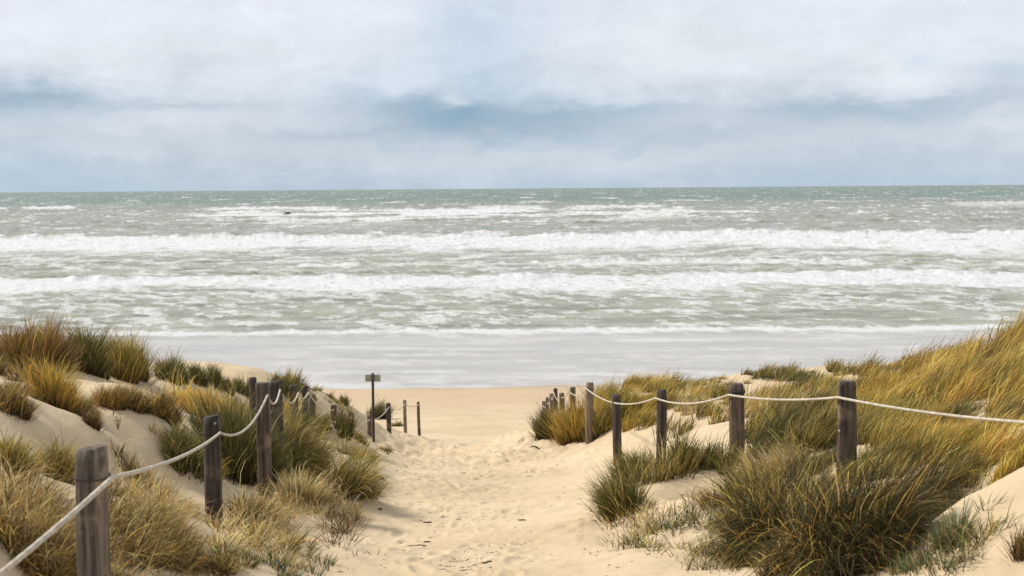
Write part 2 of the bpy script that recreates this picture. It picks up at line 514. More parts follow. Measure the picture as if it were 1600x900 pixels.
    Zs += open_*np.clip(foam, 0, 1)*(.10+.25*deep)*np.abs(fbm(X/1.7, Yy/3.0, 4, 130, .6))
    # thin swash film climbs the sand as lobes
    edge = 78+3.2*fbm(X/13, X*0+2.2, 3, 84)+.0*X
    film = sstep(Yy, 110, 103)
    Zs += .0
    sh = np.where(Yy < 104, ground(X, np.minimum(Yy, 130), False)+.03-.10*sstep(edge-Yy, -.15, 1.2), -99)
    Zs = np.maximum(Zs-.02*(1-open_), np.where(Yy < 104, sh, -99))
    lace = sstep(edge+1.5*(.5+st2)-Yy, -.6, .3)*(Yy < 90)
    sw = .27+.36*sstep(fbm(X/6+.3*Yy/4, Yy/3.4, 5, 85, .6), -.4, .6)
    sw = sw+.30*sstep(Yy, 90, 79)*sstep(fbm(X/7, Yy/3, 3, 86), -.4, .3)
    lanes = sstep(fbm(X/22, Yy/1.6, 3, 87), .15, .5)*sstep(Yy, 88, 95)*.26
    # darker wet strip seen at the right, just inside the shore break
    strip = np.exp(-((Yy-(98.0+.8*fbm(X/10, Yy*0, 2, 88)))/1.1)**2)*sstep(lx, -.09, -.03)
    sw = sw+lanes-strip*.6+.16*(st-.5)
    sw = np.where(lx < -.11, sw-.15*sstep(lx, -.11, -.24)*sstep(Yy, 84, 96), sw)
    foam = np.where(Yy < 104, np.maximum(sw*film, foam*sstep(Yy, 101, 105)), foam)
    foam = np.maximum(foam, lace*.55)
    return X, Yy, Zs, foam, film


sx, sy, sz, sfoam, sfilm = sea_build()


def sea_material():
    m, t = mat_new('sea_water')
    pos = t.n('ShaderNodeNewGeometry').outputs['Position']
    s = t.n('ShaderNodeSeparateXYZ', {0: pos})
    fo = t.n('ShaderNodeAttribute', attribute_name='foam').outputs['Fac']
    fi = t.n('ShaderNodeAttribute', attribute_name='film').outputs['Fac']
    dist = s.outputs[1]
    fine = t.noise(t.mapv(pos, (.75, .42, 1)), 1.4, 6, .72)
    fine2 = t.noise(t.mapv(pos, (.25, .6, 1)), .35, 5, .6)
    f = t.m('ADD', fo, t.m('MULTIPLY', t.m('SUBTRACT', fine, .5), .95))
    f = t.ss(f, .10, 1.02)
    f = t.m('MULTIPLY', f, t.ss(fo, .02, .20))
    near = t.mix(t.ss(fine2, .35, .65), (0.185, 0.19, 0.125, 1), (0.35, 0.35, 0.27, 1))
    mid = t.mix(t.ss(fine2, .3, .7), (0.155, 0.165, 0.115, 1), (0.265, 0.265, 0.20, 1))
    farc = (0.13, 0.18, 0.158, 1)
    c = t.mix(t.ss(dist, 180, 420), near, mid)
    c = t.mix(t.ss(dist, 500, 1500), c, farc)
    filmc = t.mix(t.ss(fine2, .3, .7), (0.32, 0.30, 0.275, 1), (0.40, 0.38, 0.35, 1))
    c = t.mix(fi, c, filmc)
    foamc = t.mix(fi, (0.60, 0.605, 0.62, 1), (0.50, 0.50, 0.505, 1))
    c = t.mix(f, c, foamc)
    rough = t.m('ADD', t.m('ADD', .22, t.m('MULTIPLY', f, .6)), t.ss(dist, 100, 1500, 0, .30))
    hgt = t.m('ADD', t.m('MULTIPLY', t.noise(t.mapv(pos, (.7, 1.6, 1)), 1.1, 5, .62), 1.0), t.m('MULTIPLY', f, .3))
    bp = t.n('ShaderNodeBump', {'Height': hgt, 'Distance': t.m('SUBTRACT', .55, t.m('MULTIPLY', fi, .50)), 'Strength': .55})
    bs = t.n('ShaderNodeBsdfPrincipled', {'Base Color': c, 'Roughness': rough, 'Normal': bp.outputs[0], 'IOR': 1.33,
                                           'Specular IOR Level': t.m('SUBTRACT', .5, t.m('MULTIPLY', f, .35))})
    out(t, bs.outputs[0])
    return m


sea = mesh_obj('sea', np.stack([sx, sy, sz], -1).reshape(-1, 3), grid_faces(*sx.shape)[:, ::-1], sea_material(), attrs={'foam': sfoam, 'film': sfilm})
tag(sea, 'rough grey-green sea with white breakers', kind='structure')


# ------------------------------------------------------------------ wood, rope, metal
def wood_material(name, base, dark, light):
    m, t = mat_new(name)
    tcn = t.n('ShaderNodeTexCoord').outputs['Object']
    oi = t.n('ShaderNodeObjectInfo').outputs['Random']
    off = t.n('ShaderNodeVectorMath', {0: tcn, 1: t.xyz(t.m('MULTIPLY', oi, 50), 0, t.m('MULTIPLY', oi, 31))}, operation='ADD').outputs[0]
    g = t.noise(t.mapv(off, (34, 34, 1.6)), 1.0, 6, .65)
    g2 = t.noise(t.mapv(off, (75, 75, 2.2)), 1.0, 3, .6)
    blotch = t.noise(off, 5.0, 4, .6)
    c = t.mix(t.ss(g, .32, .68), dark, base)
    c = t.mix(t.m('MULTIPLY', t.ss(blotch, .5, .75), .7), c, light)
    crack = t.ss(g2, .64, .70)
    c = t.mix(t.m('MULTIPLY', crack, .85), c, (0.012, 0.010, 0.010, 1))
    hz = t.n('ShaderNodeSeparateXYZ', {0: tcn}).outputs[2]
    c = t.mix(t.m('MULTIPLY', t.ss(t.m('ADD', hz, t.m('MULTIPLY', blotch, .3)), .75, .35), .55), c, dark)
    hh = t.m('SUBTRACT', t.m('MULTIPLY', g, .6), crack)
    bp = t.n('ShaderNodeBump', {'Height': hh, 'Strength': .8, 'Distance': .012})
    bs = t.n('ShaderNodeBsdfPrincipled', {'Base Color': c, 'Roughness': .88, 'Normal': bp.outputs[0], 'Specular IOR Level': .2})
    out(t, bs.outputs[0])
    return m


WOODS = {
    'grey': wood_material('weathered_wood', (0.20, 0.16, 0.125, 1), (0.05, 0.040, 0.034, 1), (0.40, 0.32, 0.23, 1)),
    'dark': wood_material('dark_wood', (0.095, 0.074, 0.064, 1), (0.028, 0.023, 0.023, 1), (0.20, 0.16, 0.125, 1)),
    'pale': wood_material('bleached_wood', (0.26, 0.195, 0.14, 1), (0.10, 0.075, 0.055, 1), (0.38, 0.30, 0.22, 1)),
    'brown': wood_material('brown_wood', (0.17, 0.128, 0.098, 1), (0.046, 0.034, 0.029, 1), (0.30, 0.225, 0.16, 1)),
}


def plain(name, c, rough=.6, metal=0.0, var=.25, sc=30):
    m, t = mat_new(name)
    tcn = t.n('ShaderNodeTexCoord').outputs['Object']
    n = t.noise(tcn, sc, 4, .6)
    d = tuple(v*(1-var) for v in c[:3])+(1,)
    cc = t.mix(t.ss(n, .3, .7), d, c)
    bp = t.n('ShaderNodeBump', {'Height': n, 'Strength': .4, 'Distance': .004})
    bs = t.n('ShaderNodeBsdfPrincipled', {'Base Color': cc, 'Roughness': rough, 'Metallic': metal, 'Normal': bp.outputs[0]})
    out(t, bs.outputs[0])
    return m


ROPE = plain('rope_fibre', (0.58, 0.52, 0.42, 1), .9, 0, .4, 25)
TIE = plain('dark_twine', (0.05, 0.045, 0.045, 1), .9)
STEEL = plain('galvanised_steel', (0.42, 0.43, 0.44, 1), .4, .8)
SIGNM = plain('sign_panel_back', (0.36, 0.37, 0.28, 1), .5, 0, .3, 9)
ROCKM = plain('dark_wet_rock', (0.035, 0.032, 0.034, 1), .4, 0, .5, .6)


def tube_rings(cen, rad, nseg=16, sq=None, noise=0, seed=0, twist=0.0):
    """log: list of ring centres and radii -> verts, quads (with caps as fans of quads)"""
    n = len(cen)
    th = np.linspace(0, 2*np.pi, nseg, endpoint=False)
    V = []
    for i in range(n):
        c, s = np.cos(th), np.sin(th)
        if sq:
            k = (np.abs(c)**sq+np.abs(s)**sq)**(-1/sq)
        else:
            k = 1.0
        r = rad[i]*k*(1+noise*fbm(np.cos(th)*2+seed, np.sin(th)*2+i*.09, 3, seed % 50))
        V.append(np.c_[cen[i][0]+r*c, cen[i][1]+r*s, np.full(nseg, cen[i][2])])
    V = np.concatenate(V)
    return V


def make_post(px, pyt, d, dia, wood, label, tilt=0.0, sq=None, hidden=1.2, slant=0.0, seed=0, base_py=None, yaw=0.0):
    top = T(px, pyt, d)
    gz = float(ground(np.array([top[0]]), np.array([top[1]]), False)[0])
    zb = min(gz-.25, top[2]-.5)
    L = top[2]-zb
    nr = 26
    nseg = 28
    th = np.linspace(0, 2*np.pi, nseg, endpoint=False)+yaw
    V = []
    rr = dia/2
    for i in range(nr):
        f = i/(nr-1)
        z = L*f
        cx = -tilt*(1-f)+.006*math.sin(f*5+seed); cy = .006*math.cos(f*4+seed*2)
        c, s = np.cos(th-yaw), np.sin(th-yaw)
        kk = (np.abs(c)**sq+np.abs(s)**sq)**(-1/sq) if sq else 1.0
        r = rr*kk*(1+.05*(1-f))*(1+(.035 if sq else .022)*fbm(np.cos(th)*2+seed*5.3, np.sin(th)*2+z*1.2, 2, seed % 40))
        r = r*(1-.10*sstep(perlin(th*4.1+seed, z*.5+seed, 9+seed % 20), .35, .5))
        zz = np.full(nseg, z)
        if i == nr-1:
            r = r*.93
            zz = zz+slant*np.cos(th)*rr+.006*perlin(th*3+seed, th*0, 5)
        V.append(np.c_[cx+r*np.cos(th), cy+r*np.sin(th), zz])
    # top cap: inner ring + centre
    last = V[-1]
    cc = last.mean(0)
    for sc_, dz in ((.6, .003), (.05, -.004)):
        q = cc+(last-cc)*sc_
        q[:, 2] += dz
        V.append(q)
    V = np.concatenate(V)
    n = nr+2
    i0 = np.arange(n*nseg).reshape(n, nseg)
    nx = np.roll(i0, -1, 1)
    F = np.stack([i0[:-1].ravel(), nx[:-1].ravel(), nx[1:].ravel(), i0[1:].ravel()], 1)
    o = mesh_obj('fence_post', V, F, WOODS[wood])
    o.location = (top[0], top[1], zb)
    tag(o, label, 'post', 'wooden posts of the rope fences')
    return o, L, top


def lash(post, L, r, zrel, mat=None, thick=.008, turns=2):
    """twine ring round a post at height zrel (from its base)"""
    V = []; F = []
    ns, nt_ = 24, 6
    for tn in range(turns):
        base = len(V)
        for i in range(ns):
            a = 2*np.pi*i/ns
            for j in range(nt_):
                b = 2*np.pi*j/nt_
                q = r+thick*.6+thick*np.cos(b)
                V.append((q*np.cos(a), q*np.sin(a), zrel+tn*thick*1.9+thick*np.sin(b)+.004*np.sin(a*2)))
        for i in range(ns):
            for j in range(nt_):
                a0 = base+i*nt_+j; a1 = base+i*nt_+(j+1) % nt_
                b0 = base+((i+1) % ns)*nt_+j; b1 = base+((i+1) % ns)*nt_+(j+1) % nt_
                F.append((a0, b0, b1, a1))
    return mesh_obj('lashing', V, F, mat or TIE, post)


def bolt(post, x, y, z, r=.011):
    V = []; F = []
    n = 10
    for k, (dy, rr_) in enumerate([(0.01, r), (-.008, r), (-.012, r*.6), (-.013, r*.05)]):
        for i in range(n):
            a = 2*np.pi*i/n
            V.append((x+rr_*np.cos(a), y+dy, z+rr_*np.sin(a)))
    for k in range(3):
        for i in range(n):
            F.append((k*n+i, k*n+(i+1) % n, (k+1)*n+(i+1) % n, (k+1)*n+i))
    return mesh_obj('bolt', V, F, STEEL, post)


# left fence, near to far
posts = {}
def P_(key, *a, **k):
    posts[key] = make_post(*a, **k)
P_('l1', 143, 700, 6.0, .139, 'grey', 'thick weathered post at the lower left, nearest to the viewer', slant=.12, seed=1)
P_('l2', 330, 650, 12.2, .150, 'dark', 'dark post with a bolt near its top, second nearest of the left fence', tilt=-.02, slant=.15, seed=2)
P_('l3', 409, 598, 14.5, .140, 'brown', 'tall squared brown post of the left fence standing clear on bare sand', sq=5, seed=3, tilt=-.03)
P_('l4', 394, 590, 17.2, .100, 'dark', 'narrow dark post half hidden behind the tall squared brown post, on its left side', seed=4)
P_('l5', 431, 596, 17.0, .140, 'dark', 'dark squared post just right behind the tall squared brown post', sq=5, seed=5, slant=.1)
P_('l6', 459, 602, 22.0, .130, 'dark', 'dark post with a pale left edge rising out of the drooping olive tussock', seed=6, sq=5)
P_('l7', 477, 603, 25.0, .120, 'dark', 'short dark post top where the left rope sags least, behind the olive tussock', seed=7)
P_('l8', 488, 617, 26.5, .120, 'brown', 'reddish brown post right of the olive drooping tussock', seed=8)
P_('l9', 521, 633, 28.6, .130, 'dark', 'dark post standing between green shoots on the left hump, left of its shorter neighbour', seed=9)
P_('l10', 548, 645, 31.0, .120, 'dark', 'stubby dark post among grass, between the dark hump post and the sign', seed=10)
P_('l11', 577, 648, 33.5, .110, 'grey', 'pale grey stump of a post directly beside the foot of the sign pole', seed=11)
P_('l12', 607, 630, 36.0, .120, 'dark', 'straight dark post right of the sign, at the edge of the sand path', seed=12)
P_('l13', 632.5, 625, 41.0, .100, 'pale', 'thin pale bleached post, second last of the left fence', seed=13)
P_('l14', 653.5, 628, 45.0, .098, 'brown', 'last and farthest post of the left fence, slim with a dark foot', seed=14, tilt=-.03)
# right fence, far to near
P_('r1', 849.5, 627, 44.0, .110, 'grey', 'farthest and leftmost small post of the right fence', seed=21)
P_('r2', 855, 621, 41.0, .105, 'grey', 'small grey post, second from the far end of the right fence', seed=22)
P_('r3', 861.5, 615, 38.5, .115, 'grey', 'round topped post, third from the far end of the right fence', seed=23)
P_('r4', 868, 607, 35.5, .105, 'dark', 'slim dark post rising above its neighbours at the far end of the right fence', seed=24)
P_('r5', 878, 614, 33.0, .125, 'grey', 'low grey post just right of the slim dark one, behind the dark green tussock', seed=25)
P_('r6', 895, 605, 30.0, .130, 'grey', 'post rising out of the orange brown tussock of the right fence', seed=26)
P_('r7', 921.5, 598, 25.5, .138, 'pale', 'tall pale post on bare sand where the right rope begins to sag', seed=27, tilt=.02)
P_('r8', 962, 616, 22.36, .140, 'dark', 'crooked dark post on the sand mound with the rope sagging across its front', seed=28, tilt=-.05)
P_('r9', 1033.5, 609, 19.0, .135, 'dark', 'dark straight post with green shoots at its foot, left of the blown straw tuft', seed=29)
P_('r10', 1151, 599, 14.8, .150, 'brown', 'broad brown post with dark twine at the rope, left of the dark green grass bank', seed=30, sq=6, slant=-.08)
P_('r11', 1323, 595, 11.8, .145, 'brown', 'cracked squared post standing in the largest tussock, rightmost post in view', seed=31, sq=7)
P_('r12', 1762, 600, 8.7, .145, 'brown', 'brown post just outside the right edge that carries the rope on', seed=32)


def rope(pts, name, label, r=.0115, nper=26):
    """pts: list of (attach point, sag to next). Three-strand rope swept along the sagging line."""
    C = []
    for i in range(len(pts)-1):
        a = np.array(pts[i][0]); b = np.array(pts[i+1][0]); sag = pts[i][1]
        n = max(8, int(np.linalg.norm(b-a)/.03)) if a[1] < 16 else nper
        for k in range(n):
            f = k/n
            p = a+(b-a)*f
            p = p+np.array([0, 0, -sag*4*f*(1-f)])
            C.append(p)
    C.append(np.array(pts[-1][0]))
    C = np.array(C)
    tg = np.gradient(C, axis=0)
    tg /= np.linalg.norm(tg, axis=1)[:, None]
    up = np.array([0, 0, 1.0])
    s1 = np.cross(tg, up); s1 /= np.linalg.norm(s1, axis=1)[:, None]
    s2 = np.cross(s1, tg)
    arc = np.r_[0, np.cumsum(np.linalg.norm(np.diff(C, axis=0), axis=1))]
    ns = 12
    V = []
    for i in range(len(C)):
        th = np.linspace(0, 2*np.pi, ns, endpoint=False)
        rr_ = r*(.90+.26*np.abs(np.cos(1.5*(th-arc[i]*42))))
        V.append(C[i]+rr_[:, None]*(np.cos(th)[:, None]*s1[i]+np.sin(th)[:, None]*s2[i]))
    V = np.concatenate(V)
    i0 = np.arange(len(V)).reshape(len(C), ns)
    nx = np.roll(i0, -1, 1)
    F = np.stack([i0[:-1].ravel(), nx[:-1].ravel(), nx[1:].ravel(), i0[1:].ravel()], 1)
    o = mesh_obj(name, V, F, ROPE)
    return tag(o, label, 'rope', 'ropes of the dune fences')


rope([(T(-190, 1042, 4.0), .02), (T(176, 746, 5.93), .05), (T(344, 676, 12.1), .16), (T(418, 617, 14.4), .13), (T(437.5, 609, 16.9), .16),
      (T(466, 614, 21.9), .10), (T(482, 613, 24.9), .14), (T(521, 640, 28.5), .15), (T(549, 652, 30.9), .12), (T(577, 656, 33.4), .1),
      (T(608, 636, 35.9), .12), (T(633, 631, 40.9), .09), (T(656, 631, 44.9), 0)],
     'fence_rope', 'white rope strung along the left fence, rising from the lower left corner', r=.0105)
rope([(T(849, 634, 43.9), .1), (T(856, 629, 40.9), .1), (T(862, 622, 38.4), .1), (T(865, 613, 35.4), .13), (T(878, 621, 32.8), .05),
      (T(889, 611, 29.9), .11), (T(916, 607, 25.4), .17), (T(1024, 622, 18.9), .085), (T(1138.5, 617, 14.7), .035), (T(1309.5, 621, 11.7), .045), (T(1745, 667, 8.65), 0)],
     'fence_rope', 'white rope strung along the right fence and out of the right edge', r=.0105)


def zrel(key, py, d):
    o, L, top = posts[key]
    return T(0, py, d)[2]*0+(T(top[0]/d*FPX+800, py, d)[2]-o.location.z)


def part_at(key, py, r, **k):
    o, L, top = posts[key]
    z = T(top[0]/top[1]*FPX+800, py, top[1])[2]-o.location.z
    lash(o, L, r, z, **k)


part_at('l1', 745, .073, thick=.004, turns=1)
part_at('l2', 676, .078, thick=.004, turns=1)
part_at('r10', 613, .080, thick=.008, turns=2)
part_at('r11', 622, .080, thick=.005, turns=1)
part_at('r9', 622, .070, thick=.006, turns=1)
part_at('r7', 607, .071, thick=.005, turns=1)
o, L, top = posts['l2']
bolt(o, .045, -.065, L-.055)
o, L, top = posts['r11']
bolt(o, -.068, -.05, L-.42)


# ------------------------------------------------------------------ sign
def box(c, s, mat, name, parent, bev=0.0):
    x, y, z = np.array(s)/2
    V = [(c[0]+a*x, c[1]+b*y, c[2]+d_*z) for a in (-1, 1) for b in (-1, 1) for d_ in (-1, 1)]
    F = [(0, 1, 3, 2), (4, 6, 7, 5), (0, 4, 5, 1), (2, 3, 7, 6), (0, 2, 6, 4), (1, 5, 7, 3)]
    o = mesh_obj(name, V, F, mat, parent, smooth=False)
    bv = o.modifiers.new('bevel', 'BEVEL'); bv.width = min(s)*.2; bv.segments = 2
    return o


sp = T(583.5, 668, 33)
sg = float(ground(np.array([sp[0]]), np.array([sp[1]]), False)[0])
top = T(583, 583, 33)
sign = bpy.data.objects.new('beach_sign', None)
col.objects.link(sign)
sign.location = (sp[0], sp[1], sg)
tag(sign, 'small blank-backed rectangular sign on a thin dark pole by the left fence', 'sign')
Hs = top[2]-sg
n = 12
cen = [(0, 0, -.4+(Hs+.4)*i/9) for i in range(10)]
V = tube_rings(cen, [.031]*10, n, noise=.05, seed=3)
i0 = np.arange(len(V)).reshape(10, n); nx = np.roll(i0, -1, 1)
F = list(map(tuple, np.stack([i0[:-1].ravel(), nx[:-1].ravel(), nx[1:].ravel(), i0[1:].ravel()], 1)))
V = np.vstack([V, V[-n:]*[.2, .2, 1]])
F += [(9*n+i, 9*n+(i+1) % n, 10*n+(i+1) % n, 10*n+i) for i in range(n)]
mesh_obj('pole', V, F, WOODS['dark'], sign)
box((0.0, .045, Hs-.125), (.36, .014, .165), SIGNM, 'sign_panel', sign)
box((0.005, .0345, Hs-.12), (.085, .007, .15), STEEL, 'bracket', sign)

# ------------------------------------------------------------------ dark lump in the surf
rp = T(446, 336, 600)
V = []; F = []
nr, ns = 9, 20
for i in range(nr):
    f = i/(nr-1)
    for j in range(ns):
        a = 2*np.pi*j/ns
        prof = math.cos(f*math.pi/2)**.5
        xx = 2.9*math.cos(a)*prof; yy = 1.6*math.sin(a)*prof
        zz = -.8+2.5*f*(.42+.58*sstep(xx, -2.2, 1.7))
        k = 1+.22*float(perlin(np.array([a*1.6+4]), np.array([f*4+2]), 3)[0])
        V.append((xx*k, yy*k, zz))
for i in range(nr-1):
    for j in range(ns):
        F.append((i*ns+j, i*ns+(j+1) % ns, (i+1)*ns+(j+1) % ns, (i+1)*ns+j))
ro = mesh_obj('rock', V, F, ROCKM)
ro.location = (rp[0], 600, .3)
tag(ro, 'small dark rock breaking the surface in the distant surf at left', 'rock')


# ------------------------------------------------------------------ grass
def grass_material():
    m, t = mat_new('marram_grass')
    c = t.n('ShaderNodeAttribute', attribute_name='bcol').outputs['Color']
    bs = t.n('ShaderNodeBsdfPrincipled', {'Base Color': c, 'Roughness': .55, 'Specular IOR Level': .18})
    tr = t.n('ShaderNodeBsdfTranslucent', {'Color': c})
    mx = t.n('ShaderNodeMixShader', {0: .22, 1: bs.outputs[0], 2: tr.outputs[0]})
    out(t, mx.outputs[0])
    return m


GRASS = grass_material()
C = dict(
    dkgreen=(.022, .038, .012), green=(.060, .088, .020), olive=(.15, .14, .026), yolive=(.36, .27, .045), ochre=(.48, .30, .055),
    gold=(.70, .43, .085), straw=(.66, .47, .19), pale=(.66, .55, .32), brown=(.13, .075, .030), dkbrown=(.045, .027, .015), rust=(.30, .15, .05), bluegreen=(.085, .135, .085))
PAL = {
    'rusty': [(3, 'rust'), (3, 'brown'), (2, 'ochre'), (2, 'olive'), (1, 'dkbrown')],
    'brown': [(4, 'brown'), (2, 'dkbrown'), (2, 'ochre'), (2, 'straw'), (2, 'olive')],
    'dkbrown': [(3, 'dkbrown'), (3, 'brown'), (1, 'rust'), (1, 'olive')],
    'green': [(4, 'green'), (2, 'olive'), (2, 'dkgreen'), (1, 'straw')],
    'dkgreen': [(5, 'dkgreen'), (3, 'green'), (1, 'olive'), (.5, 'straw')],
    'olive': [(4, 'olive'), (3, 'yolive'), (2, 'green'), (1, 'ochre'), (1, 'straw')],
    'yellow': [(4, 'yolive'), (2, 'gold'), (2, 'olive'), (1, 'ochre')],
    'gold': [(4, 'gold'), (2, 'ochre'), (2, 'straw'), (1, 'yolive')],
    'orange': [(3, 'ochre'), (1, 'rust'), (2.5, 'gold'), (2.5, 'olive'), (2, 'yolive'), (1, 'brown')],
    'straw': [(4, 'straw'), (4, 'pale'), (2.4, 'brown'), (.4, 'gold'), (1.0, 'olive')],
    'blown': [(3, 'olive'), (2, 'yolive'), (3, 'dkgreen'), (2, 'straw'), (2, 'green')],
    'blue': [(4, 'bluegreen'), (2, 'green'), (1, 'straw')],
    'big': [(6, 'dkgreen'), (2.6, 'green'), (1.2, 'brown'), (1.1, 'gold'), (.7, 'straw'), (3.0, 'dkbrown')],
}


def blades(roots, L, off, splay, wind, droop, wdt, pal, r, nseg=5, tipstraw=.5, rnd=.16, windy=0.15):
    """roots (N,3), L (N), off (N,2) unit offsets from tussock centre"""
    N = len(roots)
    d0 = np.c_[off*splay+r.normal(0, rnd, (N, 2)), np.ones(N)]
    d0[:, 0] += wind*.55; d0[:, 1] += wind*windy*.5
    d0 /= np.linalg.norm(d0, axis=1)[:, None]
    hb = np.c_[off*splay*.9+r.normal(0, rnd*1.4, (N, 2)), np.zeros(N)]
    hb[:, 0] += wind*1.3; hb[:, 1] += wind*windy
    nrm = np.linalg.norm(hb, axis=1)[:, None]
    hb = hb/np.maximum(nrm, .25)
    dr = np.abs(r.normal(droop, droop*.45+.05, N))
    d1 = hb*(.35+.75*np.minimum(dr, 1.3))[:, None]
    d1[:, 2] = .75-1.15*dr
    ts = np.linspace(0, 1, nseg+1)
    pos = roots.copy(); pts = [pos.copy()]
    for k in range(nseg):
        tm = (k+.5)/nseg
        tg = d0*(1-tm**1.2)+d1*tm**1.2
        tg /= np.linalg.norm(tg, axis=1)[:, None]
        pos = pos+tg*(L/nseg)[:, None]
        pts.append(pos.copy())
    ang = r.uniform(0, np.pi, N)
    side = np.c_[np.cos(ang), np.sin(ang)*.55, r.normal(0, .15, N)]
    prof = np.array([.75, 1, .92, .75, .5, .10]) if nseg == 5 else np.interp(ts, [0, .2, .7, 1], [.75, 1, .65, .1])
    V = np.empty((N, nseg+1, 2, 3))
    for k in range(nseg+1):
        hw = side*(wdt*prof[k]*.5)[:, None]
        V[:, k, 0] = pts[k]-hw
        V[:, k, 1] = pts[k]+hw
    base = np.arange(N)[:, None]*(2*(nseg+1))
    F = []
    for k in range(nseg):
        F.append(np.stack([base[:, 0]+2*k, base[:, 0]+2*k+1, base[:, 0]+2*k+3, base[:, 0]+2*k+2], 1))
    F = np.stack(F, 1).reshape(-1, 4)
    ws = np.array([a for a, _ in PAL[pal]], float); ws /= ws.sum()
    cs = np.array([C[b] for _, b in PAL[pal]])
    ci = r.choice(len(ws), N, p=ws)
    c = cs[ci]*np.exp(r.normal(.06, .38, (N, 1)))*math.exp(r.normal(0, .20))*(1+r.normal(0, .06, (N, 3)))
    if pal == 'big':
        c = np.where((ci == 3)[:, None] | (ci == 4)[:, None], c, c*.55)  # shade of the tussock's inside put into blade colour; gold and straw spared
    tip = np.array(C['straw'])*r.uniform(.7, 1.1, (N, 1))
    tf = r.uniform(0, tipstraw*(.55 if pal == 'big' else 1), N)[:, None]
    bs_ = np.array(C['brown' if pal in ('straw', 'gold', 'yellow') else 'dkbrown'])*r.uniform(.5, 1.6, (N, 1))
    CC = np.empty((N, nseg+1, 2, 3))
    for k in range(nseg+1):
        t_ = ts[k]
        q = c*(1-tf*t_**1.5)+tip*tf*t_**1.5
        dead_shade = float(np.interp(ts[k], [0, .25, .65], [.9, .35 if pal in ('straw', 'gold', 'yellow') else .75, 0]))     # withered sheaths at the foot, also painting in the shade inside the tussock
        q = q*(1-dead_shade)+bs_*dead_shade
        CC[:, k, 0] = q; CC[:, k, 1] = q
    return V.reshape(-1, 3), F, np.clip(CC.reshape(-1, 3), 0, .9)


class Bag:
    def __init__(s): s.V = []; s.F = []; s.C = []; s.n = 0
    def add(s, V, F, Cc):
        s.V.append(V); s.F.append(F+s.n); s.C.append(Cc); s.n += len(V)
    def obj(s, name):
        return mesh_obj(name, np.concatenate(s.V), np.concatenate(s.F), GRASS, smooth=True, colattr=np.concatenate(s.C))


def tuft(bag, cx, cy, rad, hgt, n, pal, wind=.3, splay=.5, droop=.35, r=rng, wscale=1.0, org=(0, 0, 0), windy=.15, tipstraw=.5, elong=1.0, rnd=.16):
    """n blades rooted inside radius rad round (cx, cy)"""
    a = r.uniform(0, 2*np.pi, n); q = np.sqrt(r.uniform(0, 1, n))
    ox, oy = q*np.cos(a), q*np.sin(a)
    x = cx+ox*rad*elong+r.normal(0, rad*.05, n); y = cy+oy*rad+r.normal(0, rad*.05, n)
    z = ground(x, y, False)-.03
    d = max(3.0, cy)
    lump = 1+.22*perlin(x/.22, y/.22, 90)
    L = hgt*1.12*lump*np.clip(r.normal(.82, .24, n), .2, 1.3)*(1-.30*q**2)
    wd = (.0036+.00030*d)*wscale*r.uniform(.7, 1.3, n)
    nseg = 6 if d < 13 else 5 if d < 24 else 4
    roots = np.c_[x, y, z]-np.array(org)
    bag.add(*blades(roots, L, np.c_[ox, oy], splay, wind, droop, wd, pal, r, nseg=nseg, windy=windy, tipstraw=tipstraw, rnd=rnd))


GRP = 'marram grass tussocks on the dunes'
